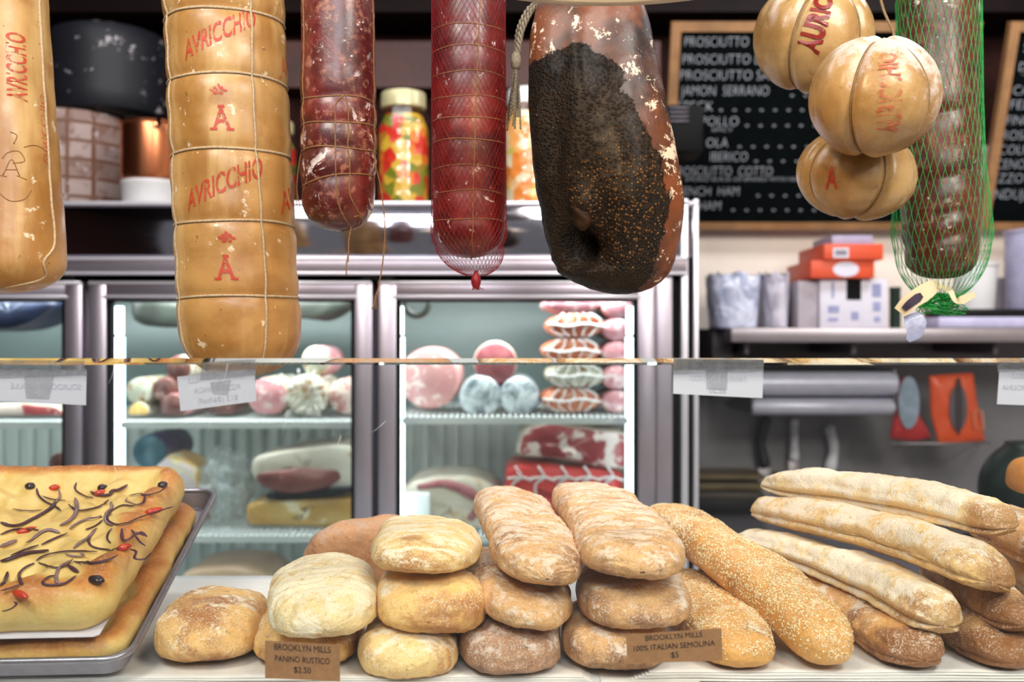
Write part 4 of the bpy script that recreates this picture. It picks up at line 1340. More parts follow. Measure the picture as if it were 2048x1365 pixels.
pxv = V[:, 0] / V[:, 1] * FPX + 1024; pyv = 682.5 - (V[:, 2] - CAMZ) / V[:, 1] * FPX
front = V[:, 1] < YH
def gau(x0, y0, sx, sy):
    return np.exp(-((pxv - x0) / sx) ** 2 - ((pyv - y0) / sy) ** 2)
d = .0018 * nz(V, 14, 3) + .0012 * nz(V, 45, 5)
d += np.where(front, -.060 * gau(1150, 490, 36, 40) + .012 * gau(1165, 548, 70, 16) + .010 * gau(1108, 500, 16, 50) + .014 * gau(1166, 415, 24, 34) + .014 * gau(1250, 400, 60, 95) - .010 * gau(1105, 300, 24, 110) - .010 * gau(1205, 480, 24, 80) + .006 * gau(1160, 150, 22, 110) - .005 * gau(1215, 60, 30, 80), 0)
dirn = np.stack([np.tile(np.sin(a), len(ys)), -np.tile(np.cos(a), len(ys)), 0 * pxv], -1)
V = V + dirn * d[:, None]
poly = np.array([(1030, 140), (1075, 120), (1112, 100), (1160, 86), (1182, 92), (1196, 108), (1215, 106), (1235, 132), (1252, 160), (1238, 178), (1262, 200), (1278, 228), (1290, 262), (1302, 282), (1318, 316), (1322, 345), (1332, 380), (1336, 425), (1330, 462), (1318, 490), (1308, 545), (1290, 570), (1262, 590), (1235, 615), (1150, 615), (1090, 560), (1040, 470), (1020, 300)], float)
def sdf(px, py):
    best = np.full(len(px), 1e9); ins = np.zeros(len(px), bool)
    n = len(poly)
    for i in range(n):
        ax_, ay_ = poly[i]; bx, by = poly[(i + 1) % n]
        t = np.clip(((px - ax_) * (bx - ax_) + (py - ay_) * (by - ay_)) / ((bx - ax_) ** 2 + (by - ay_) ** 2), 0, 1)
        best = np.minimum(best, np.hypot(px - ax_ - t * (bx - ax_), py - ay_ - t * (by - ay_)))
        c = ((ay_ > py) != (by > py)) & (px < (bx - ax_) * (py - ay_) / (by - ay_ + 1e-9) + ax_)
        ins ^= c
    return np.where(ins, best, -best)
ma = sdf(pxv, pyv) / 40.0
grain = np.clip(gau(1250, 380, 75, 95) + .8 * gau(1172, 410, 28, 60) + .4 * gau(1260, 500, 60, 40), 0, 1)
fleck = np.clip(gau(1095, 95, 26, 40) + gau(1152, 55, 14, 45) + gau(1222, 60, 26, 22) + gau(1268, 130, 24, 50) + gau(1312, 190, 18, 50) + gau(1335, 300, 24, 60) + gau(1352, 370, 22, 60) + gau(1338, 452, 24, 20) + gau(1180, 552, 60, 10) + .5 * gau(1340, 530, 30, 60), 0, 1)
H_ = NT('peppered_ham')
n1 = H_.noise(12, 5, .6, .5); n2 = H_.noise(55, 7, .7); n3 = H_.noise(48, 7, .72, .3)
skin = H_.mix(H_.rng(n1, .35, .65), lin(36, 14, 7), lin(90, 46, 18))
skin = H_.mix(H_.rng(H_.noise(9, 4, .6), .46, .62, 0, .85), skin, lin(128, 68, 32))
skin = H_.mix(H_.rng(n2, .55, .68, 0, .5), skin, lin(96, 44, 22))
wf = H_.rng(H_.math('ADD', n3, H_.math('MULTIPLY', H_.attr('fleck'), .12)), .63, .655)
skin = H_.mix(wf, skin, lin(226, 206, 182))
vor = H_.voronoi(260, 'F1', 'Distance'); vcol = H_.voronoi(260, 'F1', 'Color')
gr = H_.attr('grain')
coatc = H_.mix(H_.rng(n2, .35, .65), lin(20, 14, 9), lin(40, 29, 18))
gsel = H_.math('ADD', H_.sep(vcol, 0), H_.math('MULTIPLY', gr, .75))
gm = H_.math('MULTIPLY', H_.rng(gsel, 1.02, 1.08), H_.rng(vor, .55, .3))
coatc = H_.mix(H_.math('MULTIPLY', gm, .85), coatc, H_.mix(H_.sep(vcol, 1), lin(150, 112, 66), lin(106, 62, 28)))
coatc = H_.mix(H_.rng(H_.noise(46, 4, .6), .715, .735), coatc, lin(206, 186, 156))
cm = H_.math('ADD', H_.attr('coat'), H_.math('MULTIPLY', H_.math('ADD', H_.noise(48, 10, .8), -.5), 1.7))
msk = H_.rng(cm, -.02, .05)
H_.set(color=H_.mix(msk, skin, coatc), rough=H_.rng(msk, 0, 1, .40, .6), coat=H_.rng(msk, 0, 1, .12, .05), coatr=.25, spec=H_.rng(msk, 0, 1, .5, .22))
hgt = H_.math('ADD', H_.math('MULTIPLY', H_.math('MULTIPLY', H_.rng(vor, .6, .1), msk), .8), H_.math('ADD', H_.math('MULTIPLY', msk, .8), H_.math('MULTIPLY', n2, .6)))
H_.bump(hgt, .8, .0035)
ham = obj('cured_ham', V, F, H_.m, attr={'coat': ma, 'grain': grain, 'fleck': fleck})
tag(ham, 'glossy brown cured ham half covered by a black pepper crust', 'ham')
hip = plain('ham_bone', (54, 33, 18), .6, var=.6, scale=70, bump=.5, spec=.2)
V = []
for i in range(16):
    ph = math.pi * i / 15
    for j in range(24):
        t_ = 2 * math.pi * j / 24
        q_ = Vector((.012 * math.sin(ph) * math.cos(t_), .010 * math.sin(ph) * math.sin(t_), .017 * math.cos(ph)))
        q_ *= 1 + .45 * noise.noise(q_ * 110)
        V.append(W(1166, 432, 1.243) + np.array(q_))
bone = obj('bone_end', V, grid_faces(16, 24), hip, ham)
# braided hemp rope at its shoulder
def rope(path, r, parent, name='hemp_rope', strands_=3, tw=900):
    P = smooth_path(path, 14)
    L = np.concatenate([[0], np.cumsum(np.linalg.norm(np.diff(P, axis=0), axis=1))])
    mb = MB()
    for k in range(strands_):
        ph = L * tw + 2 * math.pi * k / strands_
        Q = P + np.stack([np.cos(ph) * r, np.sin(ph) * r, 0 * ph], -1)
        V, F = tube(Q, r * .75, 6); mb.add(V, F)
    return mb.build(name, M['hemp'], parent)
rope([W(1130, -75, YH - .03), W(1085, -2, YH), W(1062, 24, YH), W(1044, 60, YH), W(1036, 100, YH), W(1032, 118, YH)], .0024, ham, tw=300)
rope([W(1130, -75, YH - .02), W(1078, -2, YH + .008), W(1056, 20, YH + .008), W(1038, 58, YH + .008), W(1033, 100, YH + .006), W(1031, 118, YH)], .0024, ham, tw=300)
V, F = lathe([(.002, -.012), (.006, -.009), (.0072, 0), (.006, .008), (.002, .012)], W(1032, 122, YH), 14); obj('rope_knot', V, F, M['hemp'], ham)
for k in range(9):
    s_ = (k - 4) / 4
    Q = [W(1032, 126, YH), W(1031 + 5 * s_, 160, YH + .004 * math.sin(k)), W(1029 + 10 * s_, 205 + 8 * math.sin(k * 2), YH + .004 * math.cos(k)), W(1026 + 15 * s_, 245 + 16 * math.sin(k * 1.7), YH)]
    rope(Q, .0010, ham, 'rope_strand', 2, 700)
hook_cord((xx(1180, YH), YH, zz(-95, YH)), ham, M['hemp'], .003)

# ================================================================== three provolone balls tied with cord
ball_m = NT('provolone_ball_rind')
a1 = ball_m.noise(9, 5, .6, .4); a2 = ball_m.noise(46, 7, .7); a3 = ball_m.noise(26, 8, .75)
up = ball_m.attr('bloom')
cb = ball_m.mix(ball_m.rng(a1, .35, .65), lin(152, 112, 62), lin(190, 154, 100))
cb = ball_m.mix(ball_m.rng(ball_m.noise(60, 4), .62, .72, 0, .6), cb, lin(130, 92, 48))
blo = ball_m.math('ADD', a3, ball_m.math('MULTIPLY', up, .30))
cb = ball_m.mix(ball_m.rng(blo, .58, .74, 0, .82), cb, lin(216, 200, 190))
ball_m.set(color=cb, rough=ball_m.rng(blo, .5, .7, .26, .6), coat=.15, coatr=.2, sss=.07)
ball_m.b.inputs['Subsurface Radius'].default_value = (.008, .004, .002)
ball_m.bump(ball_m.math('ADD', a2, ball_m.math('MULTIPLY', a3, .8)), .4, .002)
cordg = plain('grey_brown_cord', (140, 112, 74), .8, var=.3, scale=300, bump=.5, bscale=900)

def ball(label, px, py, Y, rx, ry, tiltx, roll, lons, bloom, seed):
    c = W(px, py, Y)
    kx = rx / FPX * Y; kz = ry / FPX * Y
    ct, st = math.cos(tiltx), math.sin(tiltx); cr_, sr_ = math.cos(roll), math.sin(roll)
    R1 = np.array([[1, 0, 0], [0, ct, -st], [0, st, ct]]); R2_ = np.array([[cr_, 0, sr_], [0, 1, 0], [-sr_, 0, cr_]])
    RM = R2_ @ R1
    def at(lon, lat, off=0.0):
        lon = np.asarray(lon, float); lat = np.asarray(lat, float)
        dl = np.min([np.abs((lon - l + math.pi) % (2 * math.pi) - math.pi) * np.cos(lat) for l in lons], 0)
        r = 1 - .085 * np.exp(-(dl / .09) ** 2) + .03 * np.exp(-((dl - .42) / .28) ** 2)
        q = np.stack([np.sin(lon) * np.cos(lat) * kx, -np.cos(lon) * np.cos(lat) * kx, np.sin(lat) * kz], -1)
        pole = np.exp(-((np.pi / 2 - np.abs(lat)) / .16) ** 2)
        q = q * (r - .07 * pole)[..., None]
        nrm = q / np.maximum(np.linalg.norm(q, axis=-1, keepdims=True), 1e-9)
        q = q + nrm * off
        return q @ RM.T + c
    nu, nv = 110, 180
    lat = np.linspace(-math.pi / 2 + .004, math.pi / 2 - .004, nu); lon = np.linspace(0, 2 * math.pi, nv, endpoint=False)
    LA, LO = np.meshgrid(lat, lon, indexing='ij')
    V = at(LO, LA).reshape(-1, 3)
    nrm = (V - c) / np.linalg.norm(V - c, axis=1)[:, None]
    V = V + nrm * (.0012 * nz(V, 22, seed) + .0006 * nz(V, 70, seed + 2))[:, None]
    F = grid_faces(nu, nv) + [list(range(nv))[::-1], [(nu - 1) * nv + j for j in range(nv)]]
    bl = np.clip(bloom * (.5 + .9 * nrm[:, 2] + .35 * nrm[:, 0]) - .2, -1, 1)
    o = obj('provolone_ball', V, F, ball_m.m, attr={'bloom': bl})
    tag(o, label, 'cheese', 'round provolone cheeses')
    for l in lons:
        t = np.linspace(-math.pi / 2 + .02, math.pi / 2 - .02, 50)
        V, F = tube(at(np.full(50, l), t, .0004), .0016, 6)
        obj('cord', V, F, cordg, o)
    def text(s, lon0, lat0, w, h, mat, ang, cols=14, fat=.03):
        V, F = text_geo(s, cols, fat=fat)
        V = V * h
        V[:, 0] *= w / V[:, 0].max()
        V[:, 1] -= h / 2
        ca, sa = math.cos(ang), math.sin(ang)
        V = np.stack([V[:, 0] * ca - V[:, 1] * sa, V[:, 0] * sa + V[:, 1] * ca], -1)
        P = at(lon0 + V[:, 0] / kx, lat0 + V[:, 1] / kz, .0014)
        return obj('printed_lettering', P, F, mat, o, smooth=False)
    return o, at, text, kx
PI = math.pi
stamp_d = NT('dark_red_stamp'); tn = stamp_d.noise(120, 4, .6)
stamp_d.set(color=stamp_d.mix(tn, lin(104, 20, 16), lin(150, 40, 28)), rough=.35, alpha=stamp_d.rng(tn, .3, .4, .5, 1))
b1, at1, tx1, k1 = ball('shiny yellow cheese ball with bold dark red lettering, highest of three', 1627, 75, 1.315, 115, 109, .42, .12, (-.62, .68, 2.25, -2.3), .05, 81)
tx1('AURICCHIO', -.30, -.16, .128, .026, stamp_d.m, PI / 2 - .10, fat=.05)
b2, at2, tx2, k2 = ball('dusty white-bloomed cheese ball in front of the green net', 1748, 194, 1.19, 123, 119, .38, -.05, (-.72, .70, 2.4, -2.45), .8, 83)
stamp_w = NT('worn_red_stamp'); tn = stamp_w.noise(70, 6, .75)
stamp_w.set(color=lin(188, 92, 60), rough=.6, alpha=stamp_w.rng(tn, .40, .60, 0.05, .85))
tx2('AURICCHIO', -.10, -.42, k2 * 1.25, .025, stamp_w.m, PI / 2 + .04)
b3, at3, tx3, k3 = ball('lowest cheese ball with a red letter A and one deep groove', 1712, 349, 1.32, 113, 90, .25, .12, (.22, 1.75, -1.25, -2.8), .35, 85)
tx3('A', -.80, -.10, .017, .027, stamp.m, .12, 3)
hook_cord(at1(0, PI / 2 - .03), b1, cordg, .002)
P_ = smooth_path([at2(0, PI / 2 - .03), np.array([.474, 1.235, 1.778]), np.array([.488, 1.32, 1.86]), np.array([.488, 1.325, 1.98]), np.array([.488, 1.30, RZ + .012])], 8)
V, F = tube(P_, .0018, 6); obj('hanging_cord', V, F, cordg, b2)
P_ = smooth_path([at3(0, PI / 2 - .03), (xx(1705, 1.31), 1.36, zz(230, 1.31)), (xx(1690, 1.37), 1.42, zz(40, 1.36)), (xx(1668, 1.36), 1.40, 1.98), (xx(1668, 1.36), 1.30, RZ + .012)], 8)
V, F = tube(P_, .0018, 6); obj('hanging_cord', V, F, cordg, b3)

# ================================================================== pendant lamp in front of the ham
LX, LY, LZ = .103, .87, 1.777
lamp = thing('pendant_lamp', (LX, LY, LZ))
tag(lamp, 'wide cream enamel lamp shade dipping into the top of the view', 'lamp')
Rl = .25
prof = [(Rl, 0), (Rl - .002, .006), (.20, .05), (.12, .105), (.05, .135), (.03, .15), (.03, .19), (.024, .19), (.024, .15), (.045, .130), (.115, .100), (.196, .046), (Rl - .006, .003)]
ang = np.linspace(0, 2 * PI, 96, endpoint=False)
P_ = np.array(prof)
V = np.stack([LX + P_[:, 0][:, None] * np.cos(ang), LY + P_[:, 0][:, None] * np.sin(ang), LZ + P_[:, 1][:, None] + 0 * ang], -1).reshape(-1, 3)
obj('lamp_shade', V, grid_faces(len(prof), 96, True, True), plain('cream_enamel', (232, 222, 204), .35, var=.02), lamp)
V, F = tube([(LX, LY, LZ + .18), (LX, LY, 2.72)], .003, 8); obj('cable', V, F, M['black'], lamp)
V, F = lathe([(.002, .055), (.018, .06), (.028, .08), (.026, .10), (.014, .125), (.012, .15)], (LX, LY, LZ), 24); obj('bulb', V, F, emit('lamp_glow', (255, 226, 186), 110.0), lamp)

# ================================================================== the glass-door refrigerator
FY = 2.17
K = FY / FPX
fx = lambda x: (x - 1024) * K
fz = lambda y: CAMZ + (682.5 - y) * K
fridge = thing('display_fridge', (-.6, 2.5, 0))
tag(fridge, 'steel glass-door display fridge full of meats behind the counter', 'refrigerator')
def fbox(name, lo, hi, mat, bev=.002, parent=fridge, smooth='auto'):
    V, F = box(lo, hi, bev)
    return obj(name, V, F, mat, parent, smooth)
XL, XR = -1.58, .41
fbox('cabinet_base', (XL, FY + .01, 0), (XR, 2.92, .34), M['steel_dark'])
fbox('cabinet_side', (XR - .03, FY + .05, .34), (XR, 2.92, 1.60), M['steel_dark'])
fbox('cabinet_side', (XL, FY + .05, .34), (XL + .03, 2.92, 1.60), M['steel_dark'])
fbox('back_panel', (XL + .03, 2.86, .34), (XR - .03, 2.92, 1.60), M['liner'])
for k in range(44):
    x = XL + .06 + k * .0435
    if x < XR - .06:
        pass
rib = MB()
for k in range(44):
    x = XL + .06 + k * .0435
    V, F = box((x, 2.845, .36), (x + .022, 2.861, 1.19), .003); rib.add(V, F)
rib.build('ribbed_liner', M['liner'], fridge, 'auto')
fbox('upper_back_panel', (XL + .03, 2.852, 1.19), (XR - .03, 2.861, 1.56), plain('grey_liner', (122, 138, 136), .4, var=.08, scale=6))
fbox('interior_floor', (XL + .03, FY + .05, .34), (XR - .03, 2.86, .37), M['liner'])
fbox('interior_ceiling', (XL + .03, FY + .05, 1.56), (XR - .03, 2.86, 1.60), M['liner'])
fbox('header_panel', (XL, FY + .004, fz(514)), (XR - .005, FY + .03, fz(410)), M['mirror'])
fbox('top_panel', (XL, FY + .012, 1.685), (XR, 2.92, fz(404)), M['steel_dark'])
fbox('top_trim', (XL, FY - .004, fz(411)), (XR - .005, FY + .02, fz(403)), M['alu_bright'], .001)
fbox('header_trim', (XL, FY - .012, fz(548)), (XR - .03, FY + .02, fz(516)), M['alu'], .003)
fbox('trim_edge', (XL, FY - .016, fz(522)), (XR - .03, FY - .010, fz(515)), M['alu_bright'], .001)
fbox('trim_edge', (XL, FY - .016, fz(551)), (XR - .03, FY - .010, fz(545)), M['alu_bright'], .001)
fbox('header_gap', (XL, FY + .03, fz(566)), (XR - .03, FY + .05, fz(548)), M['blackgap'], 0)
for (x0, x1) in ((112, 150), (722, 742), (744, 786)):
    fbox('hinge', (fx(x0), FY - .004, fz(562)), (fx(x1), FY + .03, fz(551)), M['black'], .001)
# pilaster on the right
for (x0, x1, m, d) in ((1313, 1345, 'alu', 0), (1346, 1362, 'blackgap', .012), (1363, 1376, 'alu_bright', -.004), (1377, 1387, 'blackgap', .012), (1388, 1397, 'alu_bright', -.002)):
    fbox('pilaster_strip', (fx(x0), FY + d, .0), (fx(x1), FY + .05, fz(398)), M[m], .0015)
# mullions between the doors carry the light tubes
for x in (170, 750):
    fbox('mullion', (fx(x) - .03, FY + .05, .34), (fx(x) + .03, FY + .09, 1.60), M['alu_dark'])
def light(px, y0=602, Y=FY + .115):
    x = xx(px, Y)
    V, F = tube([(x, Y, .45), (x, Y, fz(674))], .0125, 10); obj('light_tube', V, F, M['tube'], fridge)
    V, F = tube([(x, Y, fz(670)), (x, Y, fz(610))], .0105, 10); obj('light_tube', V, F, M['tube'], fridge)
    V, F = tube([(x, Y, fz(675)), (x, Y, fz(669))], .0125, 10); obj('tube_clip', V, F, M['alu_dark'], fridge)
light(238); light(798); light(1262); light(-330)

def door(x0, x1, name='door'):
    z0 = .36; z1 = fz(563); g = 36
    a, b = fx(x0), fx(x1)
    d = fbox('door', (a, FY, z0), (a + g * K, FY + .035, z1), M['alu'], .004)
    WL[d] = WL[d]
    fbox('stile', (b - g * K, FY, z0), (b, FY + .035, z1), M['alu'], .004, d)
    fbox('rail', (a + g * K - .004, FY + .001, fz(600)), (b - g * K + .004, FY + .034, z1), M['alu'], .004, d)
    fbox('rail', (a + g * K - .004, FY + .001, z0), (b - g * K + .004, FY + .034, z0 + .04), M['alu'], .004, d)
    fbox('bright_bead', (a + .002, FY - .004, fz(569)), (b - .002, FY + .002, fz(563)), M['alu_bright'], .001, d)
    fbox('bright_bead', (a + g * K - .006, FY - .004, fz(596)), (b - g * K + .006, FY + .002, fz(591)), M['alu_bright'], .001, d)
    fbox('gasket', (a + g * K, FY + .006, z0 + .04), (a + (g + 7) * K, FY + .03, fz(600)), M['blackgap'], 0, d)
    fbox('gasket', (b - (g + 7) * K, FY + .006, z0 + .04), (b - g * K, FY + .03, fz(600)), M['blackgap'], 0, d)
    fbox('gasket', (a + g * K, FY + .006, fz(604)), (b - g * K, FY + .03, fz(599)), M['blackgap'], 0, d)
    fbox('pane', (a + (g + 5) * K, FY + .012, z0 + .04), (b - (g + 5) * K, FY + .016, fz(602)), M['door_glass'], 0, d, False)
door(-405, 164); door(176, 744); door(756, 1312)

S1 = [1.216, 1.216, 1.226]; S2 = [.955, .955, .955]
def wire_shelf(xa, xb, z):
    mb = MB()
    for yy in (FY + .105, 2.5, 2.82):
        V, F = box((xa, yy, z - .016), (xb, yy + (.008 if yy > 2.3 else .010), z - .001), 0); mb.add(V, F)
    n = int((xb - xa) / .0135)
    for k in range(n + 1):
        x = xa + (xb - xa) * k / n
        V, F = box((x - .0017, FY + .105, z - .003), (x + .0017, 2.83, z), 0); mb.add(V, F)
    for s in (xa, xb):
        V, F = box((s - .004, FY + .105, z - .012), (s + .004, 2.83, z), 0); mb.add(V, F)
    mb.build('wire_shelf', M['shelf_white'], fridge, False)
bays = [(-1.53, -.975), (-.90, -.345), (-.265, .35)]
for (a_, b_), z1_, z2_ in zip(bays, S1, S2):
    wire_shelf(a_, b_, z1_); wire_shelf(a_, b_, z2_); wire_shelf(a_, b_, .72)
# added area lights brighten the cabinet beyond its light tubes
for (a_, b_) in bays:
    area('fridge_fill_light', ((a_ + b_) / 2, 2.36, 1.552), ((a_ + b_) / 2, 2.55, .8), .5, 7.5, (.95, .98, 1.0), .08)

# ------------------------------------------------------------------ food inside the fridge
def meat_mat(name, a, b, fat, fs=30, amt=.58, rough=.35):
    m = NT(name)
    n1 = m.noise(fs * .5, 4, .6, .5); n2 = m.noise(fs, 5, .6, .4)
    c = m.mix(m.rng(n1, .35, .65), lin(*a), lin(*b))
    c = m.mix(m.rng(n2, amt, amt + .06), c, lin(*fat))
    m.set(color=c, rough=rough)
    return m.m
mort = meat_mat('mortadella_face', (206, 142, 142), (214, 156, 152), (236, 206, 198), 34, .54)
cure = meat_mat('cured_face', (142, 72, 78), (160, 88, 92), (200, 150, 150), 60, .66)
hamface = meat_mat('ham_face', (140, 48, 54), (176, 78, 80), (232, 210, 200), 20, .50)
fatm = meat_mat('white_fat', (206, 194, 176), (222, 212, 196), (196, 166, 130), 16, .58)
foil = NT('foil_wrap'); nn_ = foil.noise(13, 5, .65, 1.2)
foil.set(color=foil.mix(foil.rng(nn_, .36, .62), lin(84, 98, 108), lin(224, 230, 234)), metal=.3, rough=.25); foil.bump(nn_, 1.0, .01); foil = foil.m
white_sal = meat_mat('white_moulded', (176, 172, 152), (206, 202, 186), (140, 104, 66), 30, .54, .7)
brown_sal = meat_mat('brown_casing', (92, 52, 46), (122, 74, 66), (170, 138, 128), 50, .60)
pinkm = meat_mat('pink_sausage', (186, 116, 124), (206, 144, 148), (232, 200, 198), 40, .52)
cotm = meat_mat('orange_sausage', (182, 92, 62), (204, 120, 84), (224, 168, 140), 34, .58)
whnet = plain('white_net', (236, 230, 226), .6, var=.05)
ylw = meat_mat('yellow_rind', (188, 140, 66), (216, 178, 106), (238, 222, 184), 14, .54)
plasm = film('plastic_wrap', (226, 234, 236), .30, .12)
redp = meat_mat('red_wrapped_ham', (206, 44, 44), (226, 70, 66), (240, 150, 140), 20, .66)
purple = plain('violet_casing', (86, 68, 104), .4, var=.3)

def shelf_z(z):
    """the wire shelf a piece of this height lies on"""
    for s_ in (1.2265, 1.2165, .9555, .7205):
        if z > s_ - .022:
            return s_
    return -1.0

def log_y(label, px, py, Y0_, Y1_, rpx, body, face=None, name='salami', cat='salami', grp='cured meats in the fridge', sq=1.0, lump=.0015, seed=1, n=56):
    """a round piece lying with its cut end towards the door"""
    c0 = W(px, py, Y0_)
    r = rpx / FPX * Y0_
    L = Y1_ - Y0_
    t = np.array([0, 0, .006, .02, .06, .5 * L, L - .03, L - .01, L])
    rr = np.array([.0, .86, .96, 1.0, 1.0, 1.02, 1.0, .9, .4]) * r
    a = np.linspace(0, 2 * PI, n, endpoint=False)
    V = np.stack([c0[0] + rr[:, None] * np.cos(a), Y0_ + t[:, None] + 0 * a, c0[2] + sq * rr[:, None] * np.sin(a)], -1).reshape(-1, 3)
    d = lump * nz(V, 20, seed)
    cen = np.array([c0[0], 0, c0[2]]); dv = V - cen; dv[:, 1] = 0
    V = V + dv / np.maximum(np.linalg.norm(dv, axis=1), 1e-6)[:, None] * d[:, None]
    V[:, 2] = np.maximum(V[:, 2], shelf_z(V[:, 2].min()))
    F = grid_faces(len(t), n) + [[(len(t) - 1) * n + j for j in range(n)]]
    mi = [0] * len(F)
    if face is not None:
        for i in range(2 * n):
            mi[i] = 1
    o = obj(name, V, F, [body, face or body], midx=mi)
    tag(o, label, cat, grp)
    return o, c0, r

def net_rings(o, c0, r, sq=1.0, n=5, Y0_=2.35):
    mb = MB()
    for k in range(n):
        a = PI * k / n
        t = np.linspace(0, 2 * PI, 30, endpoint=False)
        P = np.stack([c0[0] + r * np.cos(t) * np.cos(a) * .98, Y0_ - .004 - .012 * np.abs(np.cos(t)) * 0 + 0 * t, c0[2] + sq * r * np.sin(t)], -1)
        V, F = tube(P, .0016, 5, True); mb.add(V, F)
    mb.build('white_netting', whnet, o)

YF = 2.36
log_y('huge round mortadella with a pink fat-speckled face on the fridge shelf', 859, 757, YF, 2.62, 62, mort, mort, 'mortadella', 'mortadella')
log_y('dark red cured ham half with a pale rind, resting on two wrapped rolls', 990, 727, YF + .01, 2.6, 44, fatm, cure)
log_y('silvery wrapped roll beside the mortadella', 960, 793, YF, 2.62, 43, foil, foil)
log_y('silvery wrapped roll with a small hole beside the netted sausages', 1039, 793, YF, 2.62, 40, foil, foil)
for k, (y0, y1, m, nt, lab) in enumerate(((776, 826, cotm, 1, 'orange sausage parcel with thin white net at the bottom of its column'),
                                      (727, 777, white_sal, 1, 'white-netted mould-dusted sausage parcel second from the bottom'),
                                      (677, 727, cotm, 1, 'orange sausage parcel in the middle of the column behind the glass edge'),
                                      (625, 676, cotm, 1, 'orange netted sausage parcel just under the topmost one'),
                                      (592, 625, pinkm, 0, 'pale pink parcel at the top of the netted sausage column'))):
    cy = (y0 + y1) / 2; hh = (y1 - y0) / 2
    o, c0, r = log_y(lab, 1144 + (k % 2) * 8, cy, YF, 2.58, 60, m, m, 'sausage', 'sausage', 'sausage column on the shelf', hh / 60, seed=k + 3)
    if nt:
        mb = MB()
        for j in range(5):
            sx = (j - 2) / 2.6
            t = np.linspace(-1, 1, 12)
            P = np.stack([c0[0] + r * (sx + .10 * np.sin(3 * t)) * np.sqrt(np.maximum(0, 1 - (t * .85) ** 2)), np.full(12, YF - .003), c0[2] + t * r * hh / 60 * .9], -1)
            V, F = tube(P, .0022, 5); mb.add(V, F)
        t = np.linspace(-.97, .97, 14)
        P = np.stack([c0[0] + r * t, np.full(14, YF - .004), c0[2] + .003 * np.sin(5 * t)], -1)
        V, F = tube(P, .003, 5); mb.add(V, F)
        mb.build('white_netting', whnet, o)
for k, (y0, y1) in enumerate(((780, 827), (730, 780), (682, 730), (636, 682), (594, 636))):
    lab = ('pink speckled sausage at the bottom against the lit fridge post', 'pink sausage second from the bottom against the lit post', 'pink sausage in the middle of the column against the lit post', 'pink sausage second from the top against the lit post', 'pink sausage at the top against the lit post')[k]
    log_y(lab, 1234, (y0 + y1) / 2, YF, 2.58, 32, pinkm, pinkm, 'sausage', 'sausage', 'pink sausages by the fridge post', (y1 - y0) / 2 / 32, seed=k + 20)

def slab(label, corners, Y0_, Y1_, mats, name, cat, seed=1, puff=.5, grp='cured meats in the fridge'):
    """an outline in height and width, given real depth and a rounded edge; the cut face looks at the door"""
    P = np.array([W(x, y, Y0_) for x, y in corners])
    c2 = resample(smooth_path(np.concatenate([P, P[:1]]), 6)[:, [0, 2]], 64)
    cen = c2.mean(0)
    L = Y1_ - Y0_
    rows_ = [(0, .02), (0, .80), (.004, .93), (.014, .99), (.04, 1.0), (.7 * L, 1.0), (L - .02, .93), (L - .004, .8), (L, .05)]
    V = []
    for (t, s) in rows_:
        q = cen + (c2 - cen) * s
        V.append(np.stack([q[:, 0], np.full(64, Y0_ + t), q[:, 1]], -1))
    V = np.concatenate(V)
    V[:, 0] += .0025 * nz(V, 25, seed); V[:, 2] += .0025 * nz(V, 25, seed + 5)
    V[:, 2] = np.maximum(V[:, 2], shelf_z(V[:, 2].min()))
    F = grid_faces(len(rows_), 64)
    mi = [1 if i < 64 * 2 else 0 for i in range(len(F))]
    F += [list(range(64)), [(len(rows_) - 1) * 64 + j for j in range(64)][::-1]]
    mi += [1, 0]
    o = obj(name, V, F, list(mats), midx=mi)
    tag(o, label, cat, grp)
    return o
slab('boneless ham showing a marbled red cut face above a red wrapped ham', [(1032, 900), (1045, 858), (1085, 848), (1140, 852), (1200, 862), (1256, 870), (1258, 935), (1200, 935), (1120, 920), (1040, 912)], YF, 2.62, (fatm, hamface), 'boneless_ham', 'ham', 31)
rw = slab('bright red wrapped ham bound with white netting on the lower shelf', [(1008, 975), (1015, 935), (1060, 928), (1150, 936), (1240, 945), (1245, 985), (1235, 1052), (1120, 1060), (1020, 1058)], YF, 2.6, (redp, redp), 'netted_ham', 'ham', 33)
for k in range(5):
    x = 1030 + k * 46
    P = smooth_path([W(x, 933, YF - .003), W(x + 12, 955, YF - .003), W(x - 6, 975, YF - .003), W(x + 8, 1045, YF - .003)], 5)
    V, F = tube(P, .0030, 6); obj('white_netting', V, F, whnet, rw)
    P = smooth_path([W(x - 16, 958, YF - .003), W(x + 12, 955, YF - .003), W(x + 34, 962, YF - .003)], 5)
    V, F = tube(P, .0030, 6); obj('white_netting', V, F, whnet, rw)
sp = slab('cut speck ham with a thick white fat edge, lowest in the right bay', [(800, 985), (830, 962), (900, 953), (950, 955), (990, 975), (1004, 1000), (1000, 1060), (900, 1062), (802, 1060)], YF, 2.62, (fatm, fatm), 'speck_ham', 'ham', 35)
P = smooth_path([W(835, 975, YF - .002), W(890, 968, YF - .002), (W(935, 985, YF - .002)), W(960, 1005, YF - .002), W(940, 1040, YF - .002)], 6)
V, F = tube(P, np.interp(np.linspace(0, 1, len(P)), [0, .5, 1], [.006, .014, .008]), 8); obj('lean_meat', V, F, cure, sp)
V, F = box([xx(802, 2.33), 2.325, .9556], W(860, 985, 2.346), .004); tag(obj('butcher_paper', V, F, M['shelf_white'], smooth='auto'), 'white paper packet in front of the cut speck ham', 'paper')

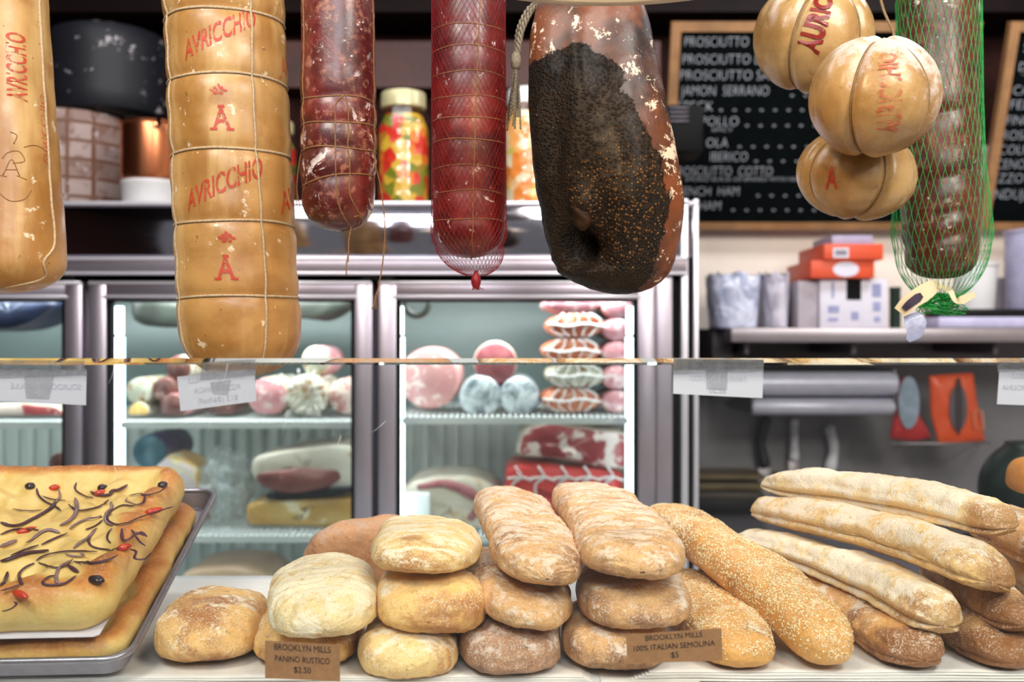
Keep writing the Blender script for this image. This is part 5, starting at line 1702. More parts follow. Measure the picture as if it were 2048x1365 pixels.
# middle bay, upper shelf
log_y('white moulded salami end, left in the row by the bright light', 277, 783, YF, 2.62, 27, white_sal, white_sal, seed=41)
log_y('white moulded salami end lying lowest by the bright light', 275, 826, YF - .02, 2.55, 20, white_sal, ylw, seed=42)
log_y('brown salami end beside the white moulded ones', 327, 779, YF, 2.62, 25, brown_sal, brown_sal, seed=43)
log_y('pinkish salami end wrapped in plastic beneath the brown one', 345, 815, YF - .02, 2.6, 27, pinkm, brown_sal, seed=44)
log_y('dark salami end resting on top of the brown one', 356, 737, YF + .02, 2.62, 26, white_sal, brown_sal, seed=45)
log_y('grey salami behind the white price card', 440, 800, YF + .02, 2.62, 38, brown_sal, brown_sal, seed=46)
log_y('plastic wrapped salami between the price card and the netted one', 535, 795, YF + .01, 2.62, 40, white_sal, pinkm, seed=47)
o, c0, r = log_y('salami in shaggy white netting with frayed ends', 612, 792, YF, 2.62, 42, white_sal, white_sal, seed=48, lump=.005)
mb = MB()
for k in range(60):
    a_ = rnd.uniform(0, 2 * PI); q = rnd.uniform(.3, 1.1) * r
    p = np.array([c0[0] + q * math.cos(a_), YF - .004, c0[2] + q * math.sin(a_)])
    e = p + np.array([math.cos(a_ + rnd.uniform(-1, 1)), -.1, math.sin(a_ + rnd.uniform(-1, 1))]) * rnd.uniform(.008, .022)
    if e[2] < 1.222: e[2] = 1.222
    V, F = tube([p, (p + e) / 2 + [0, -.003, 0], e], .0014, 5); mb.add(V, F)
mb.build('frayed_netting', whnet, o)
log_y('pink mottled salami end at the right of the middle bay', 693, 793, YF + .01, 2.62, 37, meat_mat('mottled_pink', (170, 108, 104), (190, 134, 128), (226, 200, 190), 40, .48), seed=49)
log_y('pale salami hung with plastic above the netted one', 632, 722, YF + .04, 2.62, 30, pinkm, white_sal, seed=50)
# middle bay, lower shelf
log_y('violet wrapped roll with a teal stripe beside the light tube', 298, 905, YF + .02, 2.6, 36, purple, plain('teal_print', (52, 92, 104), .4, var=.5, scale=25), 'wrapped_roll', 'roll', seed=51)
slab('wedge of pinkish meat with a yellow rind behind the focaccia', [(302, 1050), (304, 925), (330, 910), (372, 925), (392, 950), (394, 1050)], YF + .02, 2.55, (ylw, meat_mat('pale_meat', (196, 176, 178), (216, 200, 196), (226, 210, 150), 18, .55)), 'cheese_wedge', 'cheese', 52)
def wrapbag(label, x0, y0, x1, y1, Y, seed):
    c = W((x0 + x1) / 2, (y0 + y1) / 2, Y)
    a_, b_ = (x1 - x0) / 2 / FPX * Y, (y1 - y0) / 2 / FPX * Y
    nu, nv = 40, 60
    V = []
    for i in range(nu):
        ph = PI * i / (nu - 1)
        for j in range(nv):
            t = 2 * PI * j / nv
            p = Vector((math.sin(ph) * math.cos(t), math.sin(ph) * math.sin(t), math.cos(ph)))
            k = 1 + .30 * noise.noise(p * 2.6 + Vector((seed, 0, 0))) + .10 * noise.noise(p * 7 + Vector((0, seed, 0)))
            V.append((c[0] + a_ * k * p.x, c[1] + .09 * k * p.y, c[2] + b_ * k * p.z))
    V = np.array(V); V[:, 2] = np.maximum(V[:, 2], .9555)
    return obj('plastic_parcel', V, grid_faces(nu, nv), film('parcel_film', (222, 230, 232), .42, .1)), c
o, c = wrapbag('clear', 405, 905, 500, 1046, YF + .10, 3)
tag(o, 'crumpled clear plastic parcel left of the cut ham stack', 'parcel')
slab('large dry ham half with a dark red cut face, upper of two', [(497, 945), (510, 915), (580, 900), (708, 896), (712, 974), (640, 979), (560, 977), (515, 970)], YF, 2.62, (fatm, fatm), 'dry_ham', 'ham', 53)
V, F = loaf_geo([(516, YF + .006, zz(957, YF)), (600, YF + .002, zz(962, YF)), (690, YF + .006, zz(948, YF))], [.016, .018, .016], [.025, .034, .024], roll=0, lump=.004, seed=3, NU=50, NV=40, flat=1)[:2]
obj('lean_face', V, F, meat_mat('dark_lean', (112, 58, 54), (140, 78, 70), (206, 170, 160), 30, .64), [o_ for o_ in bpy.data.objects if o_.name.startswith('dry_ham')][0])
slab('yellow rinded ham half beneath the dark red cut one', [(492, 1052), (490, 1015), (520, 1004), (600, 1000), (712, 998), (714, 1052)], YF - .005, 2.62, (ylw, ylw), 'dry_ham', 'ham', 54)
slab('dark blue wrapper strip between the two stacked ham halves', [(530, 990), (600, 985), (705, 975), (706, 984), (620, 997), (535, 998)], YF - .012, YF + .06, (plain('blue_wrapper', (22, 30, 66), .35), M['blackgap']), 'wrapper', 'wrapper', 55, grp=None)
slab('pale rounded cheese on the lowest fridge shelf behind the bread', [(360, 1195), (365, 1150), (420, 1137), (500, 1140), (540, 1160), (545, 1195)], YF, 2.6, (meat_mat('pale_cheese', (206, 170, 140), (222, 190, 164), (180, 140, 110), 14, .6),) * 2, 'cheese_block', 'cheese', 56)
# left bay
slab('long slab of pink and white bacon on the left fridge shelf', [(-60, 840), (-50, 815), (20, 808), (100, 812), (126, 822), (124, 842), (40, 845)], YF - .02, 2.6, (fatm, hamface), 'bacon_slab', 'bacon', 57)
log_y('pink sausage end at the right of the left fridge bay', 118, 930, YF + .02, 2.6, 24, pinkm, brown_sal, 'sausage', 'sausage', seed=58)
dk = plain('dark_blue_bag', (26, 36, 62), .5, var=.4)
slab('dark blue bundle hanging in the top of the left fridge bay', [(-60, 598), (100, 600), (92, 628), (50, 652), (0, 662), (-60, 655)], YF, 2.55, (dk, dk), 'bag', 'bag', 59, grp=None)
dgm = plain('dark_olive', (44, 50, 42), .5, var=.5, scale=18)
slab('dark olive shape standing for a reflection, top of the middle fridge bay', [(258, 598), (560, 598), (700, 600), (650, 640), (560, 632), (420, 648), (320, 655), (262, 640)], YF + .06, 2.55, (dgm, dgm), 'bag', 'bag', 60, grp=None)  # added shape: a dark reflection in the door glass built as a solid
P = np.array([(xx(834 + 24 * math.cos(t), YF), YF, zz(606 + 26 * math.sin(t), YF)) for t in np.linspace(-.5, PI + .5, 24)])
V, F = tube(P, .008, 8); tag(obj('curved_sausage', V, F, dgm), 'small dark curled sausage hanging near the top of the right bay', 'sausage')

# ================================================================== on top of the fridge
TZ = fz(404) + .0006
wheel_b = NT('black_wax'); n_ = wheel_b.noise(20, 6, .7); 
wheel_b.set(color=wheel_b.mix(wheel_b.rng(n_, .60, .64), lin(24, 25, 32), lin(170, 164, 168)), rough=.5, spec=.3); wheel_b.bump(wheel_b.noise(60, 3), .3, .002)
wheel_p = NT('papered_rind'); n_ = wheel_p.noise(26, 7, .7)
br = wheel_p.node('ShaderNodeTexBrick'); wheel_p.link(wheel_p.scaled((1, 1, 1)), br.inputs[0])
br.inputs['Scale'].default_value = 1.0; br.inputs['Mortar Size'].default_value = .004; br.inputs['Brick Width'].default_value = .05; br.inputs['Row Height'].default_value = .045; br.offset = 0
mpx = wheel_p.node('ShaderNodeCombineXYZ')
tc_ = wheel_p.node('ShaderNodeTexCoord'); 
wheel_p.link(wheel_p.sep(tc_.outputs['Object'], 0), mpx.inputs[0]); wheel_p.link(wheel_p.sep(tc_.outputs['Object'], 2), mpx.inputs[1])
wheel_p.link(mpx.outputs[0], br.inputs[0])
br.inputs['Color1'].default_value = (*lin(170, 150, 144), 1); br.inputs['Color2'].default_value = (*lin(128, 100, 90), 1); br.inputs['Mortar'].default_value = (*lin(104, 64, 42), 1)
cc = wheel_p.mix(wheel_p.rng(n_, .5, .62, 0, .8), br.outputs[0], lin(112, 78, 62))
cc = wheel_p.mix(wheel_p.rng(wheel_p.noise(40, 6, .7), .6, .66, 0, .9), cc, lin(206, 196, 196))
wheel_p.set(color=cc, rough=.7)
def cyl(name, px, Y, rpx, y_top, z0, mat, bev=.012, n=72):
    r = rpx / FPX * Y
    z1 = zz(y_top, Y - r)
    pr_ = [(r - bev, z0), (r - bev * .3, z0 + bev * .3), (r, z0 + bev)] + [(r, z0 + bev + (z1 - z0 - 2 * bev) * k / 6) for k in range(1, 6)] + [(r, z1 - bev), (r - bev * .3, z1 - bev * .3), (r - bev, z1)]
    return (*lathe(pr_, (xx(px, Y), Y, 0), n), z1)
V, F, zw = cyl('w', 142, 2.52, 113, 212, TZ, wheel_p.m)
tag(obj('papered_cheese', V, F, wheel_p.m, smooth='auto'), 'papered brown and white cheese wheel under the black wheel', 'cheese wheel')
V, F, z2 = cyl('w', 217, 2.54, 116, 32, zw, wheel_b.m, .03)
tag(obj('waxed_cheese', V, F, wheel_b.m, smooth='auto'), 'big black waxed cheese wheel on top of the papered wheel', 'cheese wheel')
tub = lathe([(.062, 0), (.064, .002), (.066, .055), (.068, .058), (.068, .064), (.066, .066)], (xx(303, 2.32), 2.32, TZ), 48)
tag(obj('plastic_tub', *tub, M['white_paint'], smooth='auto'), 'white plastic tub holding up the copper pot', 'tub')
cop = NT('copper'); cop.set(color=lin(214, 134, 92), metal=1.0, rough=.27)
pz = TZ + .0665
pot = obj('copper_pot', *lathe([(.058, 0), (.066, .003), (.069, .012), (.069, .126), (.073, .130), (.074, .134), (.070, .136), (.066, .132), (.066, .02), (.06, .008)], (xx(303, 2.32), 2.32, pz), 56), cop.m, smooth='auto')
tag(pot, 'small copper pot standing on the white plastic tub', 'pot')
P = smooth_path([(xx(318, 2.25), 2.249, pz + .118), (xx(322, 2.22), 2.215, pz + .128), (xx(345, 2.2), 2.20, pz + .13), (xx(372, 2.22), 2.225, pz + .128), (xx(374, 2.25), 2.262, pz + .118)], 6)
V, F = tube(P, .005, 8); obj('handle', V, F, M['black'], pot)

def jar(label, px, Y, rpx, y_top, pal, lidm, seed):
    r = rpx / FPX * Y; z0 = TZ; z1 = zz(y_top, Y); h = z1 - z0
    m = NT('pickles'); 
    c1 = m.voronoi(42, 'F1', 'Color'); s0 = m.sep(c1, 0)
    c = m.mix(m.rng(s0, .30, .34), lin(*pal[0]), lin(*pal[1])); c = m.mix(m.rng(s0, .60, .64), c, lin(*pal[2])); c = m.mix(m.rng(s0, .85, .88), c, lin(*pal[3]))
    m.set(color=c, rough=.35, coat=.5); m.bump(m.voronoi(42), .6, .006)
    j = thing('pickle_jar', (xx(px, Y), Y, z0)); tag(j, label, 'jar', 'jars on the fridge top')
    hb = h * .86
    obj('pickles', *lathe([(r * .8, .004), (r * .9, .008), (r * .92, hb * .5), (r * .92, hb * .78), (r * .7, hb * .92), (r * .3, hb * .94)], (xx(px, Y), Y, z0), 48), m.m, j, 'auto')
    pr_ = [(r * .86, 0), (r * .97, .006)]
    for k in range(7):
        zk = hb * (.07 + .80 * k / 7)
        pr_ += [(r * .955, zk), (r * 1.0, zk + hb * .035), (r * 1.0, zk + hb * .07)]
    pr_ += [(r * .97, hb * .86), (r * .80, hb * .96), (r * .78, hb)]
    obj('glass', *lathe(pr_, (xx(px, Y), Y, z0), 56), thin_glass('jar_glass', (.97, .98, .96), .05, 1.0), j)
    obj('lid', *lathe([(r * .80, 0), (r * .83, .002), (r * .83, h * .11), (r * .80, h * .13), (r * .6, h * .135)], (xx(px, Y), Y, z0 + hb - .004), 48), lidm, j, 'auto')
lid_y = plain('cream_lid', (206, 196, 150), .35, .2); lid_w = plain('white_lid', (228, 228, 230), .35)
jar('ribbed glass jar of red, yellow and green pickled peppers', 807, 2.34, 54, 182, ((208, 46, 30), (212, 168, 52), (120, 124, 34), (228, 120, 40)), lid_y, 1)
jar('glass jar of orange and white pickled vegetables beside the ham', 1058, 2.34, 52, 176, ((236, 138, 60), (240, 170, 96), (232, 222, 190), (206, 190, 90)), lid_w, 2)
jar('glass jar of green and red pickles half behind the corded cheese', 545, 2.36, 50, 240, ((120, 130, 40), (196, 44, 34), (150, 150, 60), (90, 100, 40)), lid_y, 3)

# ================================================================== letter boards
tb = math.radians(19)
BU = np.array([0, -math.sin(tb), math.cos(tb)]); BN = np.array([0, -math.cos(tb), -math.sin(tb)]); BX = np.array([1.0, 0, 0])
BO = W(1322, 458, 2.75)
def bq(px, py):
    p = ray_plane(px, py, BO, BN) - BO
    return p @ BX, p @ BU
def bbox_(name, u0, u1, v0, v1, d0, d1, mat, parent, bev=.001):
    V, F = box((0, 0, 0), (1, 1, 1), 0)
    V = np.array([[u0 + (u1 - u0) * a, v0 + (v1 - v0) * b, d0 + (d1 - d0) * c] for a, b, c in V])
    P = BO + V[:, 0:1] * BX + V[:, 1:2] * BU + V[:, 2:3] * BN
    return obj(name, P, F, mat, parent, smooth=False)
def board(label, u0, u1, rows_):
    H = bq(1345, 43)[1]
    b = thing('letter_board', BO + BX * (u0 + u1) / 2); tag(b, label, 'menu board', 'menu boards over the service shelf')
    f = .025
    bbox_('felt', u0 + f * .8, u1 - f * .8, f * .8, H - f * .8, -.006, .002, M['felt'], b)
    bbox_('frame', u0, u0 + f, 0, H, -.012, .012, M['wood'], b); bbox_('frame', u1 - f, u1, 0, H, -.012, .012, M['wood'], b)
    bbox_('frame', u0 + f, u1 - f, 0, f * .75, -.012, .012, M['wood'], b); bbox_('frame', u0 + f, u1 - f, H - f, H, -.012, .012, M['wood'], b)
    ls = []; dl = []
    for (s, x0, x1, y, cap) in rows_:
        a0, v0 = bq(x0, y + cap / 2); a1, v1 = bq(x1, y - cap / 2)
        (dl if s == 'o' else ls).append((s, a0, v0, (a1 - a0) if x1 > x0 else None, abs(v1 - v0), 'L'))
    for q in ls:
        lettering('menu_line', [q], M['letter'], b, BO + BN * .004, BX, BU, BN, fat=-.022)
    for yv in sorted({round(q[2], 2) for q in dl}):
        lettering('dotted_line', [q for q in dl if round(q[2], 2) == yv], M['letter'], b, BO + BN * .004, BX, BU, BN)
    return b
rows1 = [('PROSCIUTTO', 1369, 1497, 83, 20), ('PROSCIUTTO D', 1365, 1524, 118, 20), ('PROSCIUTTO SAN', 1360, 1556, 150, 20), ('JAMON  SERRANO', 1361, 1538, 181, 20), ('SPECK', 1355, 1426, 212, 20),
         ('POLLO', 1402, 1477, 242, 19), ('SPICY', 1423, 1465, 259, 8), ('OLA', 1412, 1456, 285, 19), ('IBERICO', 1420, 1495, 313, 19), ('PROSCIUTTO  COTTO', 1345, 1545, 342, 19), ('SMOKED BLACK OR BRAISED WITH HERBS', 1370, 1610, 358, 8), ('FRENCH  HAM', 1345, 1478, 382, 18), ('HAM', 1398, 1441, 411, 18)]
def dots(y, x0, n, st=27):
    return [('o', x0 + k * st, x0 + k * st + 7, y, 6) for k in range(n)]
rows1 += dots(190, 1580, 4) + dots(219, 1438, 12) + dots(250, 1490, 9) + dots(292, 1475, 9) + dots(321, 1508, 7) + dots(390, 1512, 8) + dots(419, 1462, 9)
U1 = bq(1322, 458)[0]
board('black felt menu board listing prosciutto and hams in white letters', U1, U1 + .80, rows1)
rows2 = [('SALAME', 2046, 2120, 95, 18), ('DOLCE', 2036, 2110, 133, 18), ('"', 2041, 2048, 152, 8), ('CALABRESE', 2024, 2150, 180, 19), ('FELINO', 2019, 2110, 209, 19), ('FINOCCHIONA', 2011, 2170, 240, 19), ('ROSA', 2003, 2062, 270, 19), ('COLPA', 1996, 2072, 299, 19), ('CENOA', 1990, 2066, 328, 19), ('EZZO  DOLCE', 1984, 2140, 356, 19), ("'NDUJA", 1982, 2064, 388, 20)]
U2 = bq(1955, 458)[0]
board('second black felt menu board cut off beside the green netted salami', U2, U2 + .62, rows2)
# hangers that hold the boards to the wall behind
prn = thing('receipt_printer', W(1372, 310, 2.38)); tag(prn, 'black ribbed receipt printer box on the end of the fridge top', 'printer')
PY = 2.36
lo = W(1335, 305, PY); hi = W(1408, 208, PY)
V, F = box((lo[0], PY, lo[2]), (hi[0], PY + .12, hi[2]), .008); obj('housing', V, F, M['blackgap'], prn, 'auto')
for k in range(4):
    z = W(0, 216 + k * 9, PY)[2]
    V, F = box((lo[0] + .004, PY - .004, z - .002), (lo[0] + .05, PY, z + .002), .001); obj('rib', V, F, M['alu_dark'], prn, 'auto')
V, F = box((XR - .06, PY + .02, TZ), (XR - .015, PY + .09, lo[2]), .003); obj('stand', V, F, M['wood'], prn, 'auto')

# ================================================================== service shelf on the right
SY0, SY1 = 2.45, 2.872
SZ = zz(656, SY0)
shelf = thing('steel_shelf', (1.1, 2.66, SZ)); tag(shelf, 'stainless wall shelf carrying boxes and bags under the menu boards', 'shelf')
V, F = box((xx(1462, SY0), SY0, SZ - .036), (2.0, SY1, SZ), .004); obj('shelf_top', V, F, M['steel'], shelf, 'auto')
for px in (1500, 1720, 2010):
    x = xx(px, SY0)
    V, F = box((x, SY0 + .06, SZ - .066), (x + .012, SY1, SZ - .036), .002); obj('bracket', V, F, M['steel_dark'], shelf, 'auto')
dgrey = plain('charcoal_crate', (52, 48, 50), .5, var=.3)
lo = W(1418, 0, 2.62)
V, F = box((xx(1418, 2.6), 2.56, 1.25), (xx(1462, 2.6) - .004, 2.868, SZ), .004)
tag(obj('wall_bracket', V, F, dgrey, smooth='auto'), 'dark bracket box at the end of the steel shelf', 'bracket')

def bagstack(label, x0, x1, y0, Y, mat, seed):
    z0 = SZ; a = xx(x0, Y); b = xx(x1, Y); z1 = zz(y0, Y)
    nu, nv = 26, 60
    t = np.linspace(0, 2 * PI, nv, endpoint=False)
    V = []
    for i in range(nu):
        s = i / (nu - 1)
        wd = (b - a) / 2 * (.84 + .16 * s)
        ca = np.sign(np.cos(t)) * np.abs(np.cos(t)) ** .55; sa = np.sign(np.sin(t)) * np.abs(np.sin(t)) ** .55
        V.append(np.stack([(a + b) / 2 + wd * ca, Y + .07 + .07 * sa, z0 + (z1 - z0) * s + 0 * t + (s > .95) * .012 * np.sin(t * 9 + seed)], -1))
    V = np.concatenate(V)
    dd = .006 * nz(V, 24, seed) + .003 * nz(V * [1, 1, .3], 90, seed)
    V[:, 1] += dd; V[:, 0] += dd * .5
    F = grid_faces(nu, nv) + [list(range(nv))[::-1], [(nu - 1) * nv + j for j in range(nv)]]
    o = obj('bag_bundle', V, F, mat)
    tag(o, label, 'plastic bag', 'plastic bag bundles on the steel shelf')
pb = NT('plastic_bag'); n_ = pb.noise(14, 6, .7, 1.2)
pb.set(color=pb.mix(pb.rng(n_, .3, .7), lin(140, 146, 178), lin(222, 226, 244)), rough=.18, coat=.4); pb.bump(n_, .8, .012)
pb2 = NT('plastic_bag_pale'); n_ = pb2.noise(3, 5, .7, .6, vec=pb2.scaled((16, 16, 1.2)))
pb2.set(color=pb2.mix(pb2.rng(n_, .3, .7), lin(150, 144, 160), lin(212, 208, 220)), rough=.3); pb2.bump(n_, .8, .01)
bagstack('blue-grey shiny plastic bag bundle nearest the fridge', 1425, 1530, 552, 2.50, pb.m, 3)
bagstack('pale ribbed plastic bag bundle between the shiny one and the boxes', 1532, 1586, 550, 2.52, pb2.m, 5)

card_w = plain('white_carton', (214, 210, 222), .5, var=.04)
card_s = plain('orange_carton', (216, 78, 40), .5, var=.08)
card_in = plain('carton_print', (150, 152, 192), .6)
def carton(label, x0, x1, y0, y1, Y, dep, mat, grp, lean=0):
    lo_ = W(x0, y1, Y); hi_ = W(x1, y0, Y)
    V, F = box((lo_[0], Y, lo_[2]), (hi_[0], Y + dep, hi_[2]), .002)
    o = obj('carton', V, F, mat, smooth='auto')
    tag(o, label, 'box', grp)
    return o, lo_, hi_
gc = 'cartons on the steel shelf'
yb = 682.5 - (SZ - CAMZ) / 2.5 * FPX
o, lo_, hi_ = carton('white carton with a square black opening and blue print', 1640, 1775, 558, yb, 2.50, .20, card_w, gc)
def onface(name, par, x0, x1, y0, y1, Y, mat):
    a_, b_ = W(x0, y1, Y), W(x1, y0, Y)
    V, F = box((a_[0], Y - .0012, a_[2]), (b_[0], Y - .0001, b_[2]), 0)
    return obj(name, V, F, mat, par, smooth=False)
onface('opening', o, 1693, 1722, 559, 600, 2.5, M['blackgap'])
for (x0, x1, y0, y1) in ((1663, 1668, 564, 596), (1744, 1762, 568, 594), (1656, 1678, 612, 626), (1746, 1761, 604, 622), (1702, 1717, 624, 640), (1656, 1676, 636, 643), (1748, 1760, 634, 644)):
    onface('printed_mark', o, x0, x1, y0, y1, 2.5, card_in)
carton('narrow carton with painted-in shade beside the open white one', 1596, 1636, 562, yb, 2.51, .18, plain('carton_painted_shade', (176, 166, 176), .5), gc)  # duller copy of the white carton, the box side's shade painted in
z0o = hi_[2] + .0005
yo = 682.5 - (z0o - CAMZ) / 2.48 * FPX
o, lo2, hi2 = carton('orange carton with a white oval, lower of the orange pair', 1622, 1749, 521, yo, 2.48, .22, card_s, gc)
t = np.linspace(0, 2 * PI, 40, endpoint=False)
P = np.array([W(1692 + 26 * math.cos(a_), 539 + 15 * math.sin(a_), 2.479) for a_ in t]); 
obj('oval_label', np.concatenate([P, P + [0, .0008, 0]]), grid_faces(2, 40) + [list(range(40)), [40 + j for j in range(40)]], card_w, o, smooth=False)
z1o = hi2[2] + .0005
yo2 = 682.5 - (z1o - CAMZ) / 2.47 * FPX
o, lo3, hi3 = carton('orange carton with a white barcode label, upper of the orange pair', 1648, 1767, 488, yo2, 2.47, .22, card_s, gc)
onface('barcode_label', o, 1666, 1697, 496, 516, 2.47, card_w)
for k in range(6):
    onface('barcode_bar', o, 1671 + k * 4, 1673 + k * 4, 500, 511, 2.4688, M['ink'])
yo3 = 682.5 - (hi3[2] + .0005 - CAMZ) / 2.5 * FPX
carton('grey-violet carton lying on the orange pair', 1664, 1746, 471, yo3, 2.50, .16, plain('violet_carton', (164, 158, 184), .5), gc)
def cup(label, px, rpx, y0, Y, mat, name='cup', cat='cup', taper=.82):
    r = rpx / FPX * Y; z1 = zz(y0, Y)
    h = z1 - SZ
    tag(obj(name, *lathe([(r * taper * .95, 0), (r * taper, .004), (r * .98, h - .008), (r * 1.04, h - .006), (r * 1.04, h), (r * .9, h)], (xx(px, Y), Y, SZ), 40), mat, smooth='auto'), label, cat)
dgr = plain('dark_green_jar', (28, 48, 38), .3)
cup('small dark green tin beside the white carton', 1790, 11, 575, 2.55, dgr, 'tin', 'tin', 1.0)
cup('white paper cup stack behind the green net', 1950, 42, 528, 2.60, M['white_paint'])
cup('tall grey-violet plastic container cut by the frame edge', 2060, 48, 462, 2.60, plain('violet_container', (166, 162, 190), .45), 'container', 'container', .98)
cup('grey plastic cup between the white cups and the tall container', 2004, 20, 556, 2.66, plain('grey_cup', (150, 144, 150), .5))
V, F = box((xx(1862, 2.5), 2.455, SZ), (xx(2110, 2.5), 2.56, zz(634, 2.455)), .006)
tag(obj('plastic_tray', V, F, plain('white_tray', (196, 190, 222), .4), smooth='auto'), 'long white tray at the front of the steel shelf', 'tray')
V, F = box((xx(1864, 2.5), 2.46, zz(634, 2.455) + .0005), (xx(2110, 2.5), 2.555, zz(618, 2.455)), .004)
tag(obj('black_tray', V, F, M['black'], smooth='auto'), 'flat black tray lying on the long white tray', 'tray')

# under the shelf: film rolls, packets, knives
rl = thing('film_dispenser', (xx(1645, 2.62), 2.62, 1.25)); tag(rl, 'wall dispenser with two long grey rolls of wrapping film', 'dispenser')
silver = plain('silver_roll', (196, 194, 212), .35, .2, var=.08)
def hroll(name, x0, x1, yc, rp, Y, mat, par):
    V, F = tube([W(x0, yc, Y), W(x0 + 3, yc, Y), W((x0 + x1) / 2, yc, Y), W(x1 - 3, yc, Y), W(x1, yc, Y)], np.array([.9, 1, 1, 1, .9]) * rp / FPX * Y, 28)
    return obj(name, V, F, mat, par, 'auto')
hroll('film_roll', 1508, 1790, 768, 24, 2.60, silver, rl)
hroll('film_roll', 1502, 1786, 814, 17, 2.60, silver, rl)
V, F = box(W(1515, 800, 2.62), W(1782, 745, 2.62) + [0, .25, 0], .004); obj('housing', V, F, M['steel_dark'], rl, 'auto')
for px in (1503, 1788):
    V, F = box(W(px, 830, 2.58), W(px + 5, 740, 2.58) + [0, .29, 0], .002); obj('end_plate', V, F, M['steel_dark'], rl, 'auto')
rack = thing('knife_rack', W(1590, 850, 2.86)); tag(rack, 'dark magnetic knife strip on the grey backsplash', 'knife rack')
V, F = box(W(1470, 965, 2.855), W(1720, 945, 2.855) + [0, .017, 0], .002); obj('strip', V, F, M['black'], rack, 'auto')
def knife(label, px, y0, y1, w, hm, bend=0):
    k = thing('knife', W(px, y0, 2.85)); tag(k, label, 'knife', 'knives on the backsplash')
    P = smooth_path([W(px - bend * .4, y0, 2.845), W(px + bend, (y0 + y1) / 2, 2.845), W(px, y1, 2.845)], 8)
    n = len(P); s = np.linspace(0, 1, n)
    V, F = tube(P, w / FPX * 2.845 * np.interp(s, [0, .06, .2, .6, .92, 1], [.4, .9, .8, .75, 1.0, .8]), 12); obj('handle', V, F, hm, k)
    V, F = box(W(px - w, y1 + 110, 2.846), W(px + w * .9, y1, 2.846) + [0, .002, 0], .0005); obj('blade', V, F, M['steel'], k, 'auto')
kb = plain('black_handle', (22, 22, 30), .4); kw = plain('white_handle', (232, 232, 238), .4)
knife('black handled knife at the left of the rack', 1530, 832, 935, 13, kb, -9)
knife('straight white handled knife in the middle of the rack', 1588, 836, 922, 11, kw, 0)
knife('curved white handled knife at the right of the rack', 1660, 850, 942, 13, kw, 7)
orp = plain('orange_packet', (224, 84, 36), .35, var=.06)
def packet(label, corners, Y, mat, name='packet'):
    P = np.array([W(x, y, Y) for x, y in corners])
    c2 = resample(P[:, [0, 2]], 60); cen = c2.mean(0)
    V = []
    for (dy, s) in ((0, .02), (-.001, .35), (.001, .7), (.006, .93), (.011, 1.0), (.014, 1.0), (.019, .93), (.022, .6), (.022, .02)):
        q = cen + (c2 - cen) * s
        V.append(np.stack([q[:, 0], np.full(60, Y + dy), q[:, 1]], -1))
    V = np.concatenate(V); V[:, 1] += .004 * nz(V, 30, Y)
    F = grid_faces(9, 60)
    o = obj(name, V, F, mat)
    tag(o, label, 'packet', 'packets hanging below the steel shelf')
    return o
o = packet('orange glove packet hanging by the film rolls', [(1862, 752), (1950, 746), (1958, 800), (1975, 884), (1880, 890), (1866, 830)], 2.62, orp)
P = np.array([W(1917 + 18 * math.cos(a_), 816 + 46 * math.sin(a_), 2.612) for a_ in t])
obj('oval_window', np.concatenate([P, P + [0, .003, 0]]), grid_faces(2, 40) + [list(range(40)), [40 + j for j in range(40)]], plain('grey_window', (92, 84, 92), .4), o, smooth=False)
P = np.array([W(1918 + 7 * math.cos(a_), 812 + 58 * math.sin(a_), 2.609) for a_ in t])
obj('slit', np.concatenate([P, P + [0, .003, 0]]), grid_faces(2, 40) + [list(range(40)), [40 + j for j in range(40)]], plain('brown_slit', (58, 40, 40), .6), o, smooth=False)
V, F = tube([W(1948, 822, 2.61), W(1950, 858, 2.61), W(1968, 858, 2.61), W(1964, 822, 2.61)], .0022, 6, True); obj('printed_outline', V, F, plain('pale_print', (236, 150, 110), .5), o)
o = packet('red and clear plastic packet beside the orange one', [(1784, 880), (1798, 770), (1815, 752), (1838, 790), (1842, 830), (1868, 878), (1830, 884)], 2.60, plain('red_packet', (176, 42, 44), .3, var=.35, scale=14))
P = np.array([W(1818 + 21 * math.cos(a_), 806 + 52 * math.sin(a_), 2.592) for a_ in t])
obj('clear_window', np.concatenate([P, P + [0, .003, 0]]), grid_faces(2, 40) + [list(range(40)), [40 + j for j in range(40)]], plain('clear_pouch', (150, 166, 184), .2, var=.3, scale=20), o, smooth=False)
pegs = thing('wire_rack', W(1860, 885, 2.62)); tag(pegs, 'thin wire rack the packets stand on', 'rack')
V, F = tube([W(1780, 888, 2.598), W(1900, 888, 2.598), W(1980, 886, 2.598)], .003, 8); obj('rod', V, F, M['steel'], pegs)
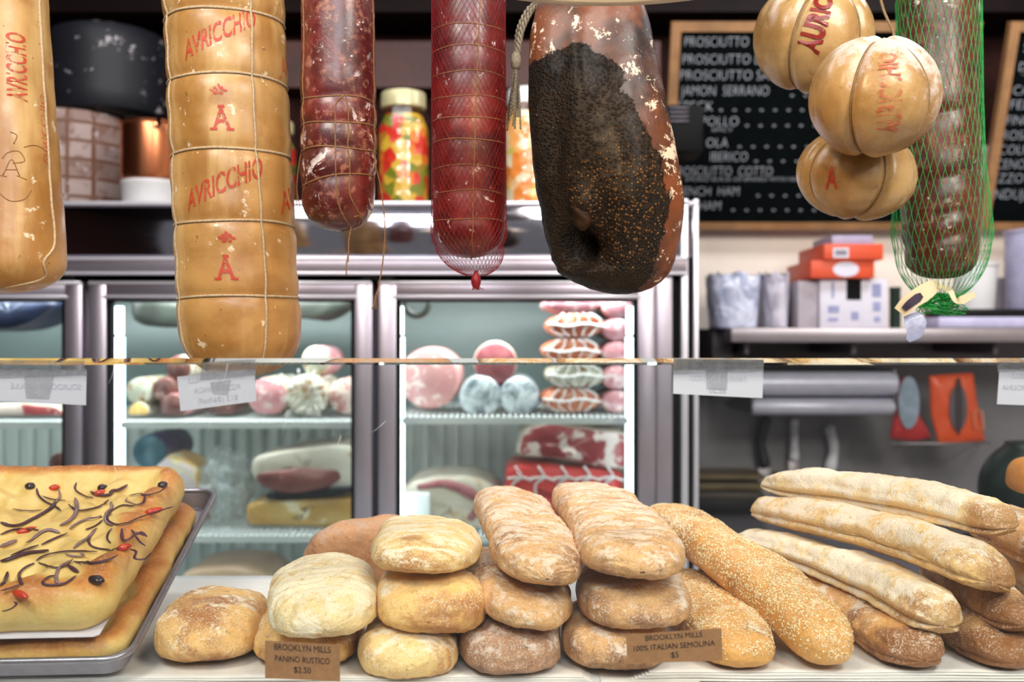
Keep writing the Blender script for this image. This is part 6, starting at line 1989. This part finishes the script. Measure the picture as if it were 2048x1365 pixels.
for px in (1800, 1960):
    V, F = tube([W(px, 888, 2.598), W(px, 885, 2.87)], .003, 8); obj('rod', V, F, M['steel'], pegs)

# work counter with a slicer and a dark bowl
CT = .930
cnt = thing('work_counter', (1.2, 2.35, 0)); tag(cnt, 'dark steel work counter behind the baguettes', 'counter')
V, F = box((.50, 1.96, CT - .045), (2.3, 2.868, CT), .004); obj('counter_top', V, F, M['steel_dark'], cnt, 'auto')
V, F = box((.52, 2.0, 0), (2.28, 2.868, CT - .045), .003); obj('counter_body', V, F, M['alu_dark'], cnt, 'auto')
wd = plain('board_wood', (112, 92, 56), .5, var=.4, scale=12)
for k, (y0, y1) in enumerate(((951, 960), (968, 981), (986, 1000))):
    V, F = box((xx(1394, 2.70), 2.70, zz(y1, 2.70)), (xx(1530, 2.70), 2.86, zz(y0, 2.70)), .002)
    tag(obj('cutting_board', V, F, wd if k < 2 else plain('board_dark', (72, 60, 48), .5), smooth='auto'), ('thin wooden board, topmost of the three edge-on boards', 'thin wooden board in the middle of the edge-on boards', 'darker board, lowest of the edge-on boards')[k], 'board', 'boards lying on the work counter')
V, F = box((xx(1398, 2.7), 2.70, CT + .0005), (xx(1526, 2.7), 2.86, zz(1001, 2.70)), .003)
tag(obj('drawer_unit', V, F, M['black'], smooth='auto'), 'low black box under the edge-on boards', 'box')
bw = plain('green_black_bowl', (20, 36, 28), .35, var=.3)
bx, by = xx(2066, 2.06), 2.06
rr_ = .105
zb_ = .985
V, F = box((bx - .10, by - .08, CT + .0005), (bx + .10, by + .10, zb_ - .0005), .004)
tag(obj('crate', V, F, M['black'], smooth='auto'), 'low black crate under the dark green rounded container', 'crate')
pr_ = [(rr_ * .45, 0)] + [(rr_ * math.sin(a_) if a_ < 2.6 else rr_ * math.sin(2.6) , rr_ * 1.02 - rr_ * math.cos(a_)) for a_ in np.linspace(.47, 2.75, 24)]
tag(obj('round_container', *lathe(pr_, (bx, by, zb_), 48), bw), 'dark green rounded container at the frame edge behind the bun', 'container')
